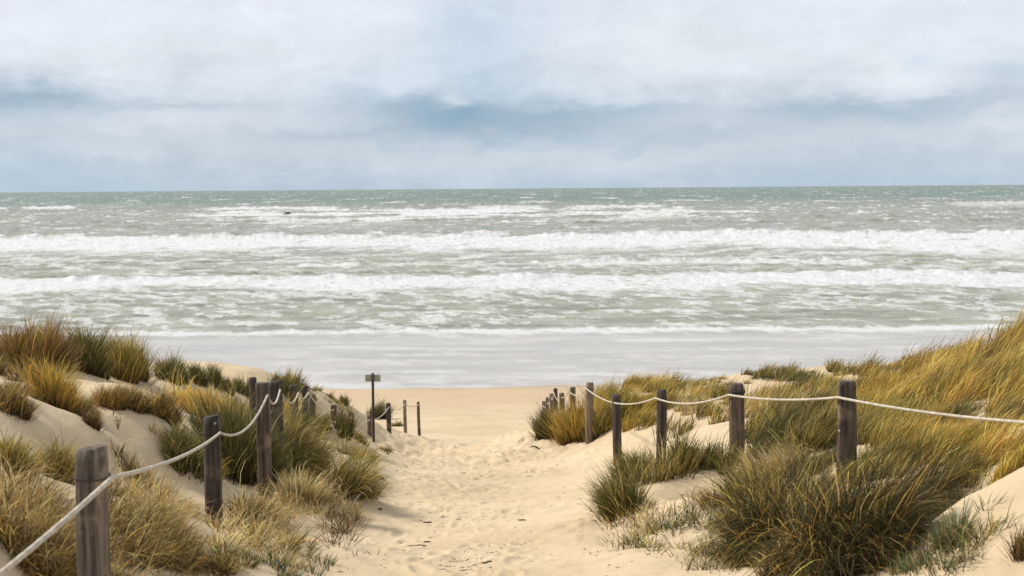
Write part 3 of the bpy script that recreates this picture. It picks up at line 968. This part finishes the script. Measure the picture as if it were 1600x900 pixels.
# px, py of the foot, radius m, height m, blades, palette, wind, splay, droop, label
# px, py of the foot, half width and height as seen (turned into metres by the distance), blades, palette, wind, splay, droop, label
TUS = [
    (40, 572, 62, 80, 1500, 'rusty', .10, .40, .2, 'large reddish brown tussock on the upper left dune against the surf'),
    (82, 574, 26, 68, 800, 'dkbrown', .05, .4, .2, 'dark brown tussock behind the tall green tussock of the upper left dune'),
    (134, 578, 32, 72, 1500, 'green', .02, .40, .15, 'tall upright green tussock with ochre tips on the upper left dune'),
    (196, 590, 40, 68, 1700, 'olive', .12, .42, .2, 'round olive tussock at the right end of the upper left dune crest'),
    (92, 572, 26, 26, 500, 'straw', -.05, .8, .5, 'low grey straw hummock below the tall upright green tussock'),
    (268, 592, 26, 38, 600, 'green', .0, .35, .15, 'first dark green tussock right of the gap on the left crest, with a pointed top'),
    (310, 599, 20, 34, 460, 'dkgreen', .0, .35, .15, 'second dark green tussock along the left crest above bare sand'),
    (345, 606, 22, 34, 460, 'green', .0, .35, .15, 'third dark green tussock along the left crest above the sand brow'),
    (380, 616, 18, 30, 360, 'dkgreen', .0, .35, .15, 'small dark green tussock ending the left crest beside the tall squared post'),
    (442, 616, 22, 32, 480, 'dkgreen', .25, .4, .3, 'dark green tussock on the far crest behind the cluster of dark posts'),
    (590, 655, 20, 32, 420, 'dkgreen', .35, .3, .2, 'dark bushy tussock behind the sign pole on the edge of the beach'),
    (540, 634, 9, 18, 130, 'green', .15, .3, .2, 'single small tussock on the far crest left of the sign'),
    (15, 640, 32, 44, 700, 'brown', .10, .5, .35, 'green brown tussock at the left edge above the large bare sand patch'),
    (80, 632, 34, 68, 1400, 'orange', .0, .45, .25, 'tall orange brown tussock above the large bare sand patch at left'),
    (128, 645, 26, 34, 600, 'brown', .15, .6, .4, 'low brown tussock between the tall orange brown one and the sand hollow'),
    (172, 636, 26, 46, 800, 'rusty', .1, .5, .3, 'rusty tussock above the small withered seedling'),
    (212, 640, 24, 42, 700, 'brown', .1, .5, .3, 'dark brown tussock right of the rusty one, over the sand hollow'),
    (255, 652, 24, 48, 800, 'brown', .15, .5, .3, 'brown tussock left of the golden grass'),
    (143, 666, 14, 28, 300, 'dkbrown', .3, .5, .4, 'small dark tuft on the shoulder of the bare sand patch'),
    (322, 650, 46, 34, 1500, 'gold', .05, .40, .2, 'golden yellow tussock in front of the left crest'),
    (372, 735, 62, 108, 3200, 'dkgreen', -.05, .40, .3, 'big shadowy green tussock between the bolted post and the tall squared post'),
    (290, 725, 36, 52, 1100, 'green', .0, .5, .35, 'green tussock just left of the bolted post'),
    (10, 745, 34, 74, 1300, 'olive', .05, .35, .25, 'bright green tussock at the left edge behind the nearest post'),
    (82, 748, 34, 66, 900, 'olive', .10, .45, .35, 'pale green tussock just left of the nearest post'),
    (452, 735, 44, 92, 3000, 'blown', .35, .5, .75, 'big drooping olive tussock right of the tall squared post'),
    (542, 772, 40, 78, 1100, 'blown', .45, .6, .75, 'bushy olive tussock spilling over the sand at the left edge of the path'),
    (474, 778, 42, 54, 600, 'straw', .1, .8, .5, 'straw and green tuft below the drooping olive tussock'),
    (503, 676, 14, 38, 320, 'dkgreen', .05, .3, .15, 'upright green shoots left of the dark post on the left hump'),
    (534, 682, 16, 42, 380, 'dkgreen', .15, .3, .15, 'upright green shoots between the two dark hump posts'),
    (560, 690, 15, 20, 260, 'olive', .2, .5, .4, 'low olive fringe on the crest of the left hump below the sign'),
    (602, 706, 12, 16, 160, 'olive', .1, .6, .4, 'small olive tuft at the foot of the straight dark post'),
    (622, 666, 10, 11, 120, 'green', .1, .5, .3, 'tiny tuft between the straight dark post and the thin pale post'),
    (858, 684, 20, 46, 900, 'dkgreen', -.15, .45, .3, 'dark green tussock hiding the feet of the farthest right posts'),
    (902, 690, 32, 66, 1900, 'orange', -.05, .50, .22, 'orange brown tussock left of the tall pale post'),
    (955, 662, 36, 56, 1600, 'olive', .25, .4, .3, 'olive tussock behind the crooked dark post'),
    (995, 606, 24, 30, 700, 'orange', .75, .3, .4, 'windblown orange tussock crowning the right dune behind the dark straight post'),
    (1047, 601, 10, 22, 220, 'dkgreen', .45, .25, .25, 'single small green tussock on the skyline right of the windblown orange one'),
    (985, 752, 30, 60, 900, 'green', -.10, .6, .3, 'spiky green tussock at the foot of the crooked dark post'),
    (968, 806, 32, 84, 1000, 'green', -.30, .6, .35, 'straw and green tussock leaning over the right edge of the path'),
    (1062, 735, 24, 66, 480, 'green', .22, .3, .25, 'tall loose green shoots right of the dark straight post'),
    (1105, 732, 18, 50, 340, 'green', .2, .3, .25, 'slim green shoots midway between the dark straight post and the broad brown post'),
    (1136, 735, 18, 46, 320, 'green', .1, .35, .3, 'green shoots at the foot of the broad brown post'),
    (1205, 700, 40, 66, 2600, 'dkgreen', .35, .35, .5, 'dark green grass bank between the broad right posts, its left half'),
    (1272, 705, 46, 80, 2800, 'blown', .45, .35, .5, 'dark green grass bank just left of the cracked squared post'),
    (1215, 745, 46, 60, 1500, 'straw', -.70, .4, .85, 'straw tussock blown over to the left below the broad brown post'),
    (1118, 790, 24, 34, 420, 'brown', -.1, .5, .5, 'dry brown tuft in the sand hollow'),
    (1215, 885, 66, 158, 4200, 'big', .05, .50, 1.0, 'left part of the largest tussock, in the lower right'),
    (1325, 880, 76, 178, 5200, 'big', .30, .50, 1.05, 'dark middle of the largest tussock, below the cracked squared post'),
    (1408, 820, 50, 116, 3000, 'big', .50, .45, 1.05, 'right part of the largest tussock, drooping over bare sand'),
    (1350, 745, 66, 50, 1800, 'blown', .50, .4, .7, 'olive grass swept right at the foot of the cracked squared post'),
    (1490, 850, 34, 62, 300, 'blue', .05, .7, .4, 'sparse green tussock on bare sand in the lower right corner'),
    (1597, 872, 14, 64, 120, 'dkbrown', .0, .25, .2, 'dark dry tuft at the right edge near the bottom'),
    (1425, 888, 34, 34, 200, 'blue', .1, .8, .5, 'low green tuft at the bottom between the largest tussock and the sparse one'),
    (1500, 745, 46, 46, 600, 'olive', .35, .4, .5, 'thin olive tussock on the brow of the right foreground sand'),
    (1585, 735, 40, 60, 1000, 'yellow', .4, .4, .5, 'yellow green tussock at the right edge below the rope'),
    (1222, 592, 46, 20, 900, 'green', .45, .3, .4, 'long low green tussock on the skyline above the broad right posts'),
    (1375, 612, 52, 42, 1900, 'orange', .65, .35, .5, 'orange brown tussock on the slope right above the cracked squared post'),
    (1450, 580, 52, 44, 1700, 'orange', .6, .35, .5, 'amber tussock midway up the skyline of the right dune'),
    (1530, 550, 34, 52, 1300, 'dkgreen', .6, .35, .4, 'dark olive tussock on the skyline near the top of the right dune'),
    (1588, 550, 36, 72, 1500, 'olive', .55, .4, .35, 'olive tussock at the top right corner of the dune'),
]
tr_ = np.random.default_rng(101)
for px, py, hw, hp, n, pal, wind, splay, droop, label in TUS:
    p = cast(px, py)
    rad = hw*p[1]/FPX*.84; h = hp*p[1]/FPX*1.06; elong = 1.0; n = int(n*1.9)
    if hw > hp*.9: elong = 1.25
    b = Bag()
    k = 9 if n < 1000 else 20 if n < 4000 else 34
    for j in range(k):
        a = tr_.uniform(0, 6.283); q = math.sqrt((j+.5)/k)
        ox, oy = q*math.cos(a), q*math.sin(a)
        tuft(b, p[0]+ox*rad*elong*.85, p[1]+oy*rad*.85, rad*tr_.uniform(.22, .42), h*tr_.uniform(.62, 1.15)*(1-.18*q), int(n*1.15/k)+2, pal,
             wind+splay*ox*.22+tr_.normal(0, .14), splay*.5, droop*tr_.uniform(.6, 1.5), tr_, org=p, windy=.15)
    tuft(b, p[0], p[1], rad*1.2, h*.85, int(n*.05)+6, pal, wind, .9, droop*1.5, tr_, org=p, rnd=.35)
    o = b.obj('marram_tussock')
    o.location = p
    tag(o, label, 'tussock', GRP)

# ---- loose grass in between (stuff): world-space patches of small tufts
gr = np.random.default_rng(5)
left, right = Bag(), Bag()


def patch(bag, px, py, hwp, hhp, ntuft, hp, nb, pal, wind=.2, splay=.55, droop=.4, tr=.28, gate=True):
    """patch of small tufts on the ground seen around (px, py); extents turned into metres there"""
    c = cast(px, py)
    f_ = cast(px, py-hhp); n_ = cast(px, py+hhp)
    rx = hwp*c[1]/FPX; yf = min(f_[1]-c[1], 6); yn = c[1]-n_[1]
    for _ in range(int(ntuft*1.35)):
        a = gr.uniform(0, 2*np.pi); q = math.sqrt(gr.uniform())
        x = c[0]+q*math.cos(a)*rx; sy_ = q*math.sin(a)
        y = c[1]+(sy_*yf if sy_ > 0 else sy_*yn)
        x *= y/c[1]
        pl = pal if isinstance(pal, str) else pal[gr.integers(len(pal))]
        nz = float(perlin(np.array([x/.75]), np.array([y/1.1]), 141)[0])
        if gate and nz < -.30: continue
        if not gate: nz *= .4
        if not isinstance(pal, str) and len(pal) > 1:
            nq = float(perlin(np.array([x/.9+5]), np.array([y/1.4]), 151)[0])*1.1+.5
            pl = pal[int(np.clip(nq+gr.normal(0, .12), 0, .999)*len(pal))]
        h = hp*y/FPX*1.1*(1+.45*nz)
        tuft(bag, x, y, tr*h*gr.uniform(.6, 1.5), h*gr.uniform(.6, 1.2), int(nb*gr.uniform(.5, 1.5)), pl, wind+gr.normal(0, .1), splay, droop*gr.uniform(.7, 1.4), gr)


# left foreground straw mass
patch(left, 50, 850, 65, 60, 34, 80, 150, ('straw', 'straw', 'brown'), .15, .7, .9)
patch(left, 30, 775, 60, 40, 14, 70, 120, ('brown', 'straw', 'rusty'), .15, .6, .9)
patch(left, 215, 865, 60, 46, 30, 74, 130, ('straw', 'straw', 'olive', 'brown'), .2, .7, .9)
patch(left, 225, 785, 45, 26, 20, 60, 130, ('straw', 'brown', 'straw'), .15, .7, .8)
patch(left, 285, 800, 24, 12, 7, 34, 80, ('straw', 'brown'), .1, .8, .8)
patch(left, 215, 745, 40, 16, 9, 42, 110, ('straw', 'brown', 'olive'), .1, .6, .5)
patch(left, 400, 840, 40, 40, 24, 46, 100, ('straw', 'straw', 'brown', 'olive'), .15, .7, .8)
patch(left, 400, 888, 60, 22, 12, 36, 80, ('blue', 'green', 'straw'), .1, .8, .5)
patch(left, 450, 795, 34, 18, 8, 32, 60, ('straw', 'green'), .1, .9, .6)
patch(left, 500, 840, 60, 50, 46, 42, 14, ('straw', 'olive', 'dkbrown'), .1, 1.1, .5)
patch(left, 475, 885, 50, 18, 10, 44, 22, ('blue', 'dkgreen'), .1, .8, .4)
patch(left, 545, 800, 22, 24, 8, 30, 14, ('straw', 'olive'), .3, 1.0, .6)
patch(left, 120, 905, 130, 30, 26, 80, 140, ('straw', 'straw', 'brown'), .15, .7, .9)
patch(left, 280, 905, 60, 14, 12, 50, 120, ('straw', 'olive', 'brown'), .15, .7, .8)
patch(left, 300, 880, 75, 14, 22, 42, 110, ('straw', 'straw', 'brown', 'olive'), .15, .7, .8)
patch(left, 390, 820, 50, 22, 18, 36, 90, ('straw', 'olive', 'straw'), .15, .8, .8)
patch(left, 270, 840, 40, 16, 12, 40, 110, ('straw', 'brown', 'straw'), .15, .7, .8)
patch(left, 560, 860, 30, 40, 9, 26, 5, ('straw', 'dkbrown'), .2, 1.1, .5)
patch(left, 445, 862, 50, 26, 20, 42, 60, ('straw', 'olive', 'straw'), .15, .9, .8, gate=False)
patch(left, 350, 850, 26, 34, 14, 40, 110, ('straw', 'straw', 'brown'), .15, .7, .8, gate=False)
patch(left, 190, 800, 40, 40, 14, 60, 120, ('straw', 'brown', 'straw'), .15, .7, .9, gate=False)
patch(left, 560, 745, 26, 34, 14, 40, 90, ('olive', 'yellow', 'straw'), .4, .8, .7, gate=False)
patch(left, 520, 800, 50, 20, 26, 30, 16, ('straw', 'olive', 'dkbrown'), .2, 1.0, .6, gate=False)
patch(left, 60, 870, 70, 36, 20, 70, 130, ('straw', 'straw', 'brown'), .15, .7, .9, gate=False)
patch(left, 250, 870, 50, 30, 18, 60, 120, ('straw', 'straw', 'brown'), .15, .7, .9, gate=False)
# left slopes
patch(left, 300, 722, 50, 16, 12, 40, 130, ('green', 'dkgreen', 'olive'), .1, .5, .4)
patch(left, 400, 720, 40, 24, 14, 50, 150, ('green', 'dkgreen'), .1, .5, .4)
patch(left, 325, 648, 50, 9, 16, 34, 150, ('gold', 'gold', 'yellow'), .1, .5, .3)
patch(left, 25, 590, 40, 10, 6, 26, 100, ('brown', 'straw'), .1, .5, .3)
patch(left, 50, 640, 70, 14, 12, 34, 140, ('brown', 'rusty', 'straw'), .15, .6, .4)
patch(left, 200, 640, 80, 16, 16, 30, 130, ('brown', 'orange', 'straw'), .15, .6, .4)
patch(left, 160, 605, 60, 12, 7, 18, 60, ('straw', 'olive'), .1, .7, .4)
patch(left, 150, 560, 60, 8, 7, 24, 110, ('rusty', 'brown', 'green'), .1, .5, .25)
patch(left, 320, 600, 80, 5, 9, 18, 60, ('dkgreen', 'green'), .05, .5, .3)
patch(left, 470, 612, 30, 6, 10, 18, 70, ('olive', 'green'), .3, .5, .4)
patch(left, 520, 628, 50, 6, 9, 10, 35, ('olive', 'green', 'straw'), .2, .6, .4)
patch(left, 375, 660, 26, 14, 8, 34, 160, ('yellow', 'olive', 'dkgreen'), .1, .5, .4)
patch(left, 468, 660, 26, 20, 14, 34, 150, ('olive', 'orange', 'blown'), .35, .5, .5)
patch(left, 480, 745, 40, 24, 12, 40, 90, ('olive', 'straw', 'green'), .2, .8, .6)
patch(left, 560, 735, 22, 20, 8, 34, 110, ('olive', 'yellow'), .3, .8, .5)
patch(left, 590, 700, 14, 12, 7, 18, 40, ('olive', 'straw'), .2, .8, .4)
# right side
patch(right, 945, 645, 22, 14, 14, 34, 170, ('olive', 'yellow'), .4, .5, .4)
patch(right, 1010, 622, 60, 16, 44, 30, 150, ('yellow', 'olive', 'gold'), .55, .4, .5)
patch(right, 1000, 650, 50, 14, 22, 30, 120, ('yellow', 'olive', 'green'), .45, .4, .5)
patch(right, 1100, 625, 50, 18, 36, 24, 90, ('olive', 'yellow', 'straw'), .5, .4, .5)
patch(right, 1060, 640, 80, 18, 40, 26, 90, ('olive', 'yellow', 'gold', 'straw'), .5, .4, .5)
patch(right, 1180, 640, 60, 20, 34, 28, 90, ('olive', 'yellow', 'straw'), .5, .4, .5)
patch(right, 1290, 640, 40, 26, 30, 34, 150, ('olive', 'yellow', 'dkgreen'), .5, .4, .5)
patch(right, 1215, 584, 80, 3, 20, 14, 80, ('green', 'olive', 'green'), .5, .5, .4)
patch(right, 1090, 592, 60, 4, 18, 15, 70, ('olive', 'green', 'yellow'), .5, .5, .4)
patch(right, 1310, 585, 30, 6, 14, 24, 90, ('olive', 'green'), .5, .5, .4)
patch(right, 1110, 600, 60, 6, 18, 11, 60, ('olive', 'green', 'straw'), .5, .5, .4)
patch(right, 1070, 735, 80, 12, 22, 46, 34, ('green', 'olive', 'green'), .25, .35, .25)
patch(right, 1080, 668, 70, 14, 22, 38, 34, ('olive', 'yellow', 'green'), .3, .4, .3)
patch(right, 1240, 625, 60, 18, 40, 28, 100, ('yellow', 'olive', 'straw', 'dkgreen'), .6, .4, .5)
patch(right, 1225, 665, 60, 18, 30, 46, 170, ('olive', 'dkgreen', 'dkgreen', 'blown'), .5, .4, .5)
patch(right, 1340, 665, 50, 34, 40, 48, 170, ('yellow', 'olive', 'blown'), .6, .4, .6)
patch(right, 1420, 655, 70, 40, 60, 54, 170, ('gold', 'olive', 'yellow', 'dkgreen', 'yellow'), .75, .35, .6)
patch(right, 1510, 610, 70, 50, 80, 56, 170, ('yellow', 'olive', 'gold', 'green', 'orange'), .75, .35, .6)
patch(right, 1590, 610, 60, 60, 60, 62, 170, ('orange', 'yellow', 'gold', 'olive', 'dkbrown'), .75, .35, .6)
patch(right, 1480, 565, 60, 14, 36, 38, 130, ('orange', 'rusty', 'olive', 'dkbrown'), .75, .35, .5)
patch(right, 1370, 592, 40, 12, 24, 28, 120, ('orange', 'olive', 'rusty'), .75, .35, .5)
patch(right, 1410, 722, 55, 20, 34, 46, 150, ('blown', 'olive', 'yellow'), .75, .4, .7)
patch(right, 1490, 700, 50, 26, 22, 48, 130, ('olive', 'yellow', 'gold'), .75, .4, .7)
patch(right, 1580, 690, 46, 28, 28, 52, 140, ('yellow', 'gold', 'olive'), .75, .4, .7)
patch(right, 1335, 738, 55, 5, 18, 40, 150, ('blown', 'olive', 'yellow'), .5, .45, .7)
patch(right, 1275, 738, 26, 5, 12, 46, 170, ('blown', 'dkgreen'), .4, .45, .7, gate=False)
patch(right, 1345, 732, 26, 5, 10, 42, 150, ('blown', 'olive'), .5, .45, .7, gate=False)
patch(right, 1060, 840, 90, 46, 60, 34, 9, ('green', 'blue', 'olive', 'straw'), .1, 1.0, .45, gate=False)
patch(right, 1120, 880, 60, 20, 26, 44, 12, ('green', 'olive', 'straw'), .1, .9, .5, gate=False)
patch(right, 975, 840, 36, 34, 18, 30, 14, ('straw', 'olive', 'brown'), -.3, 1.0, .5, gate=False)
patch(right, 1510, 850, 80, 40, 26, 44, 14, ('green', 'blue', 'olive'), .1, .9, .4, gate=False)
patch(right, 1500, 775, 60, 12, 14, 40, 10, ('olive', 'dkgreen'), .2, .7, .3, gate=False)
patch(right, 1260, 725, 40, 8, 12, 44, 150, ('blown', 'dkgreen', 'olive'), .4, .45, .7)
patch(right, 1320, 765, 60, 16, 18, 60, 170, ('blown', 'big', 'olive'), .5, .45, .7)
patch(right, 1230, 905, 70, 14, 10, 60, 150, ('big', 'brown'), .1, .6, .7)
patch(right, 1290, 800, 90, 50, 30, 92, 170, ('big', 'big', 'blown'), .3, .5, 1.0)
patch(right, 1180, 830, 24, 30, 9, 60, 130, ('big', 'olive'), -.2, .7, .6)
patch(right, 1180, 775, 34, 16, 9, 50, 130, ('straw', 'olive', 'green'), -.2, .6, .6)
patch(right, 1380, 875, 30, 16, 6, 60, 130, ('big', 'dkbrown'), .2, .6, .6)
patch(right, 1060, 835, 80, 50, 46, 34, 24, ('blue', 'olive', 'straw'), .1, 1.0, .5)
patch(right, 1120, 860, 40, 30, 12, 36, 22, ('blue', 'straw'), .1, 1.0, .5)
patch(right, 1150, 820, 26, 14, 8, 34, 60, ('green', 'olive'), .1, .8, .5)
patch(right, 1000, 815, 30, 30, 12, 30, 24, ('olive', 'straw'), -.2, .9, .5)
patch(right, 1010, 742, 40, 12, 7, 36, 60, ('green', 'olive'), .0, .5, .4)
patch(right, 1170, 735, 40, 12, 8, 44, 60, ('green', 'olive', 'straw'), .2, .5, .4)
patch(right, 1500, 865, 60, 25, 14, 36, 26, ('blue', 'olive'), .1, 1.0, .4)
patch(right, 1440, 870, 30, 14, 8, 32, 26, ('blue', 'olive', 'straw'), .1, 1.0, .4)
patch(right, 900, 692, 24, 6, 6, 14, 14, ('olive', 'orange'), 0, .8, .4)


def cover(bag, x0, x1, y0, y1, n, xr=1):
    """grass beyond the picture's edges so that the dunes carry on"""
    for _ in range(n):
        x = gr.uniform(x0, x1); y = gr.uniform(y0, y1)
        if abs(x)/max(y, .1) < .385+.8/max(y, 1) and y > 0: continue
        if perlin(np.array([x/3.0]), np.array([y/3.0]), 77)[0] < -.12: continue
        if pathmask(x, y) > .1: continue
        pl = ('straw', 'olive', 'brown', 'yellow', 'orange', 'green')[gr.integers(6)]
        tuft(bag, x, y, gr.uniform(.15, .4), gr.uniform(.35, .7), 70, pl, .35, .5, .45, gr, wscale=1.6)


cover(left, -26, -2, 1, 38, 420)
cover(right, 2, 26, 1, 40, 420)
cover(left, -9, -1.2, 1, 14, 160)
cover(right, 1.6, 10, 1, 16, 200)
print('blade verts', left.n, right.n)
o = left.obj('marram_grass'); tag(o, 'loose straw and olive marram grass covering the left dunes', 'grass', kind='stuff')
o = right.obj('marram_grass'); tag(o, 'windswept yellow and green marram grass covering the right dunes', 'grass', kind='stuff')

# ------------------------------------------------------------------ seedling, driftwood, debris
def stick(pts, rad, mat, name, nseg=7):
    """crooked tapering stick through points"""
    pts = np.array(pts, float)
    n = len(pts)
    tg = np.gradient(pts, axis=0); tg /= np.linalg.norm(tg, axis=1)[:, None]
    s1 = np.cross(tg, [0.13, .2, 1]); s1 /= np.linalg.norm(s1, axis=1)[:, None]
    s2 = np.cross(s1, tg)
    V = []
    for i in range(n):
        f = abs(2*i/(n-1)-1)
        r_ = rad*(1-.55*f**2)
        if i in (0, n-1): r_ *= .35
        for j in range(nseg):
            a = 2*np.pi*j/nseg
            V.append(pts[i]+r_*(math.cos(a)*s1[i]+math.sin(a)*s2[i]))
    F = [(i*nseg+j, i*nseg+(j+1) % nseg, (i+1)*nseg+(j+1) % nseg, (i+1)*nseg+j) for i in range(n-1) for j in range(nseg)]
    return V, F


def on_ground(px, py, dz=0.0):
    p = cast(px, py)
    p[2] = float(ground(np.array([p[0]]), np.array([p[1]]), True)[0])+dz
    return p


DRIFT = plain('driftwood', (0.20, 0.145, 0.095, 1), .85, 0, .5, 40)
DARKW = plain('dark_driftwood', (0.12, 0.085, 0.06, 1), .85, 0, .5, 40)
dr = np.random.default_rng(33)


def drift(px, py, L, rad, ang, mat, label, lift=.012):
    p = on_ground(px, py)
    pts = []
    n = 8
    for i in range(n):
        f = i/(n-1)-.5
        x = p[0]+f*L*math.cos(ang)+dr.normal(0, rad*.5); y = p[1]+f*L*math.sin(ang)+dr.normal(0, rad*.5)
        z = float(ground(np.array([x]), np.array([y]), True)[0])+lift*.6+.003*math.sin(i*1.7)
        pts.append((x-p[0], y-p[1], z-p[2]))
    V, F = stick(pts, rad, mat, 'driftwood')
    o = mesh_obj('driftwood', V, F, mat)
    o.location = p
    tag(o, label, 'driftwood', 'pieces of driftwood on the path')


drift(651, 854, .17, .010, .05, DRIFT, 'pale brown stick lying across the path near the bottom')
drift(667, 849, .07, .012, .5, DARKW, 'dark knotty end piece beside the pale brown stick')
drift(593, 749, .13, .030, .2, DARKW, 'dark chunk of wood beside the path left of centre, below the left hump', lift=.02)
drift(594, 797, .06, .014, 1.0, DARKW, 'small dark piece of wood at the left edge of the path')
drift(815, 814, .10, .007, .1, DRIFT, 'thin brown twig on the path right of centre')
drift(668, 817, .10, .010, -.2, DARKW, 'dark curved twig in the trodden litter of the path')
drift(760, 882, .10, .007, .4, DARKW, 'short dark twig slanting at the bottom of the path')
drift(838, 703, .28, .020, .2, DARKW, 'dark twig at the foot of the far right sand mound')

# litter of bits trodden into the path: nobody could count them
V = []; F = []
def bit(x, y, L, r_, a):
    z = float(ground(np.array([x]), np.array([y]), True)[0])+r_*.5
    c, s = math.cos(a), math.sin(a)
    b = len(V)
    for k, (t_, q) in enumerate([(-.5, .3), (-.15, 1), (.25, .9), (.5, .25)]):
        bend = r_*dr.normal(0, .8)
        for j in range(5):
            th = 2*np.pi*j/5
            V.append((x+t_*L*c-(q*r_*math.cos(th)+bend)*s, y+t_*L*s+(q*r_*math.cos(th)+bend)*c, z+q*r_*math.sin(th)))
    for k in range(3):
        for j in range(5):
            F.append((b+k*5+j, b+k*5+(j+1) % 5, b+(k+1)*5+(j+1) % 5, b+(k+1)*5+j))
for (px, py, sx_, sy_, n_) in [(690, 817, 26, 12, 60), (735, 803, 26, 8, 50), (725, 872, 24, 10, 70), (733, 884, 26, 9, 80), (790, 850, 22, 4, 22), (700, 800, 90, 40, 40),
                               (760, 860, 90, 40, 60), (760, 745, 90, 25, 50), (860, 785, 30, 10, 22), (690, 722, 60, 10, 70), (650, 720, 40, 8, 40), (800, 700, 60, 8, 40), (500, 830, 60, 50, 60), (1050, 830, 60, 40, 60),
                               (940, 830, 30, 40, 40)]:
    for _ in range(n_):
        p = cast(px+dr.normal(0, sx_), min(py+dr.normal(0, sy_), 915))
        sc = max(1, p[1]/14)
        bit(p[0], p[1], abs(dr.normal(.012, .022))*sc+.006, dr.uniform(.0015, .0036)*sc, dr.normal(0, 1.0))
o = mesh_obj('plant_litter', V, F, plain('litter', (0.13, 0.09, 0.055, 1), .9, 0, .5, 15))
tag(o, 'dark bits of dry plant litter scattered on the sand', 'litter', kind='stuff')

# withered seedling on the sand hollow at left
p = on_ground(183, 671)
sd_ = Bag()
V, F, Cc = blades(np.array([(0, 0, -.02)]*5)+dr.normal(0, .006, (5, 3)), np.full(5, .17), dr.normal(0, .6, (5, 2)), .35, 0, .1, np.full(5, .009), 'dkbrown', dr, 5)
sd_.add(V, F, Cc)
lr = []
for i in range(26):
    a = dr.uniform(0, 6.28); z = dr.uniform(.02, .16)
    lr.append((.25*z*math.cos(a), .25*z*math.sin(a), z))
V, F, Cc = blades(np.array(lr), dr.uniform(.02, .045, 26), dr.normal(0, .8, (26, 2)), 1.0, 0, .4, np.full(26, .010), 'dkbrown', dr, 4)
sd_.add(V, F, Cc)
o = sd_.obj('seedling'); o.location = p
tag(o, 'small withered seedling alone on the sand at left', 'plant')
